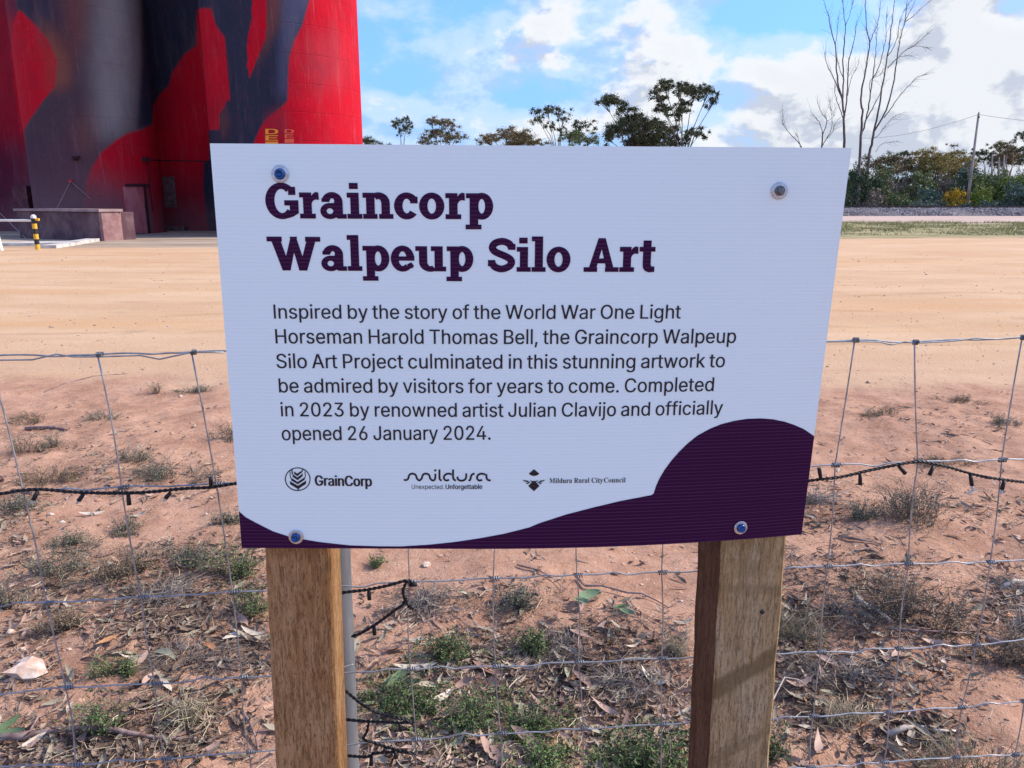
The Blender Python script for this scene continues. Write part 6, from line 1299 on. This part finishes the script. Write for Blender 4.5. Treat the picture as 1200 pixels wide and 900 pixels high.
bare(99, [k5([(525, 1250), (535, 1000), (545, 800), (555, 660)], (.20, .12)), k5([(555, 660), (545, 600), (550, 520), (570, 430), (585, 330), (597, 250), (580, 180), (570, 80), (572, -10)], (.12, .03)), k5([(597, 250), (620, 190), (640, 150), (655, 60), (660, -10)], (.05, .015)),
  k5([(545, 800), (575, 700), (595, 580), (610, 470), (625, 370), (635, 250), (640, 160)], (.10, .02)), k5([(610, 470), (640, 410), (670, 320), (690, 220), (692, 130), (700, 60)], (.06, .015)), k5([(597, 560), (600, 470), (655, 440), (680, 400)], (.04, .015)), k5([(575, 700), (620, 620), (660, 540), (670, 500)], (.07, .03))],
  'tall bare tree, left of the leaning pair at the top right corner of the sign', 52)
bare(101, [k5([(560, 1250), (585, 980), (600, 870), (620, 770)], (.20, .13)), k5([(620, 770), (640, 680), (660, 570), (680, 450), (700, 330), (715, 220), (730, 100), (745, -10)], (.12, .03)), k5([(620, 770), (670, 690), (710, 590), (740, 460), (755, 350), (775, 230), (800, 130), (815, 0)], (.11, .03)),
  k5([(700, 400), (750, 350), (800, 300), (850, 270), (900, 230), (935, 195)], (.06, .015)), k5([(700, 330), (730, 290), (760, 210), (770, 130), (800, 60), (850, -10)], (.05, .015)), k5([(680, 690), (730, 620), (780, 550), (830, 500), (870, 455), (920, 440)], (.06, .015)), k5([(800, 130), (830, 110), (880, 70), (940, 10)], (.05, .01)),
  k5([(800, 130), (835, 60), (870, -10)], (.04, .01)), k5([(850, 270), (900, 272), (945, 285)], (.03, .01)), k5([(620, 810), (650, 790), (690, 730), (740, 680), (770, 670)], (.04, .01)), k5([(775, 330), (800, 330), (860, 320)], (.03, .01)), k5([(630, 890), (660, 850), (700, 835), (750, 830)], (.03, .01))],
  'tallest leaning bare tree, long branches reaching right, beside the top right sign corner', 53)
bare(104, [k5([(310, 1250), (312, 950), (315, 860), (320, 790)], (.12, .08)), k5([(320, 790), (310, 740), (290, 700), (255, 670)], (.06, .012)), k5([(320, 790), (345, 710), (320, 670), (295, 620), (290, 555)], (.06, .012)), k5([(312, 860), (345, 810), (372, 750), (375, 690), (365, 620), (360, 590)], (.06, .012)), k5([(345, 810), (380, 770), (390, 730), (420, 690)], (.04, .01)), k5([(345, 710), (385, 680), (395, 600)], (.03, .01))],
  'small bare tree above the sign edge, right of the lone curved branch', 54, .1)
bare(103, [k5([(200, 1250), (195, 900), (190, 855), (175, 830)], (.09, .06)), k5([(175, 830), (140, 795), (105, 755), (85, 720), (85, 660), (92, 640)], (.05, .012)), k5([(190, 855), (175, 810), (155, 780)], (.04, .01))], 'lone curved bare branch above the sign edge, leftmost of the bare trees', 55, .1)
# power pole with its lines
bp = at_depth(1133.5, 240, 97); bp[2] = 0; tpz = at_depth(1147, 133, 97)[2]; t = thing('power_pole', bp, 'tall grey timber power pole above the green bushes at right', 'power pole')
tp = at_depth(1147, 133, 97); Geo().tube([bp-[0, 0, .4], tp], [.20, .12], 10).build('pole', mottled('pole_wood', (.20, .17, .15), (.38, .34, .31), 3, .9, stretch=(1, 1, .2)), t, smooth=True)
Geo().box(tp[0]-.10, tp[0]+.10, tp[1]-.16, tp[1]-.1, tp[2]-.5, tp[2]-.35).build('bracket', m_rust, t); Geo().lathe(tp+[0, 0, 0], (0, 0, 1), [(.05, 0), (.07, .1), (.03, .2)], 8).build('insulator', m_gp, t)
def sag(a, b, s_, n=24): return [a*(1-u)+b*u-np.array([0, 0, 4*s_*u*(1-u)]) for u in np.linspace(0, 1, n)]
e1 = at_depth(880, 180, 150); e2 = at_depth(1330, 143, 92)
Geo().tube(sag(tp+[0, 0, -.1], at_depth(1010, 162, 135), .7), .022, 4).build('power_line', m_line, label='faint power line running left from the pole to behind the bare trees', cat='power line', group='power lines')
Geo().tube(sag(tp+[0, 0, -.1], e2, .5), .022, 4).build('power_line', m_line, label='power line running right from the pole out of the picture', cat='power line', group='power lines')
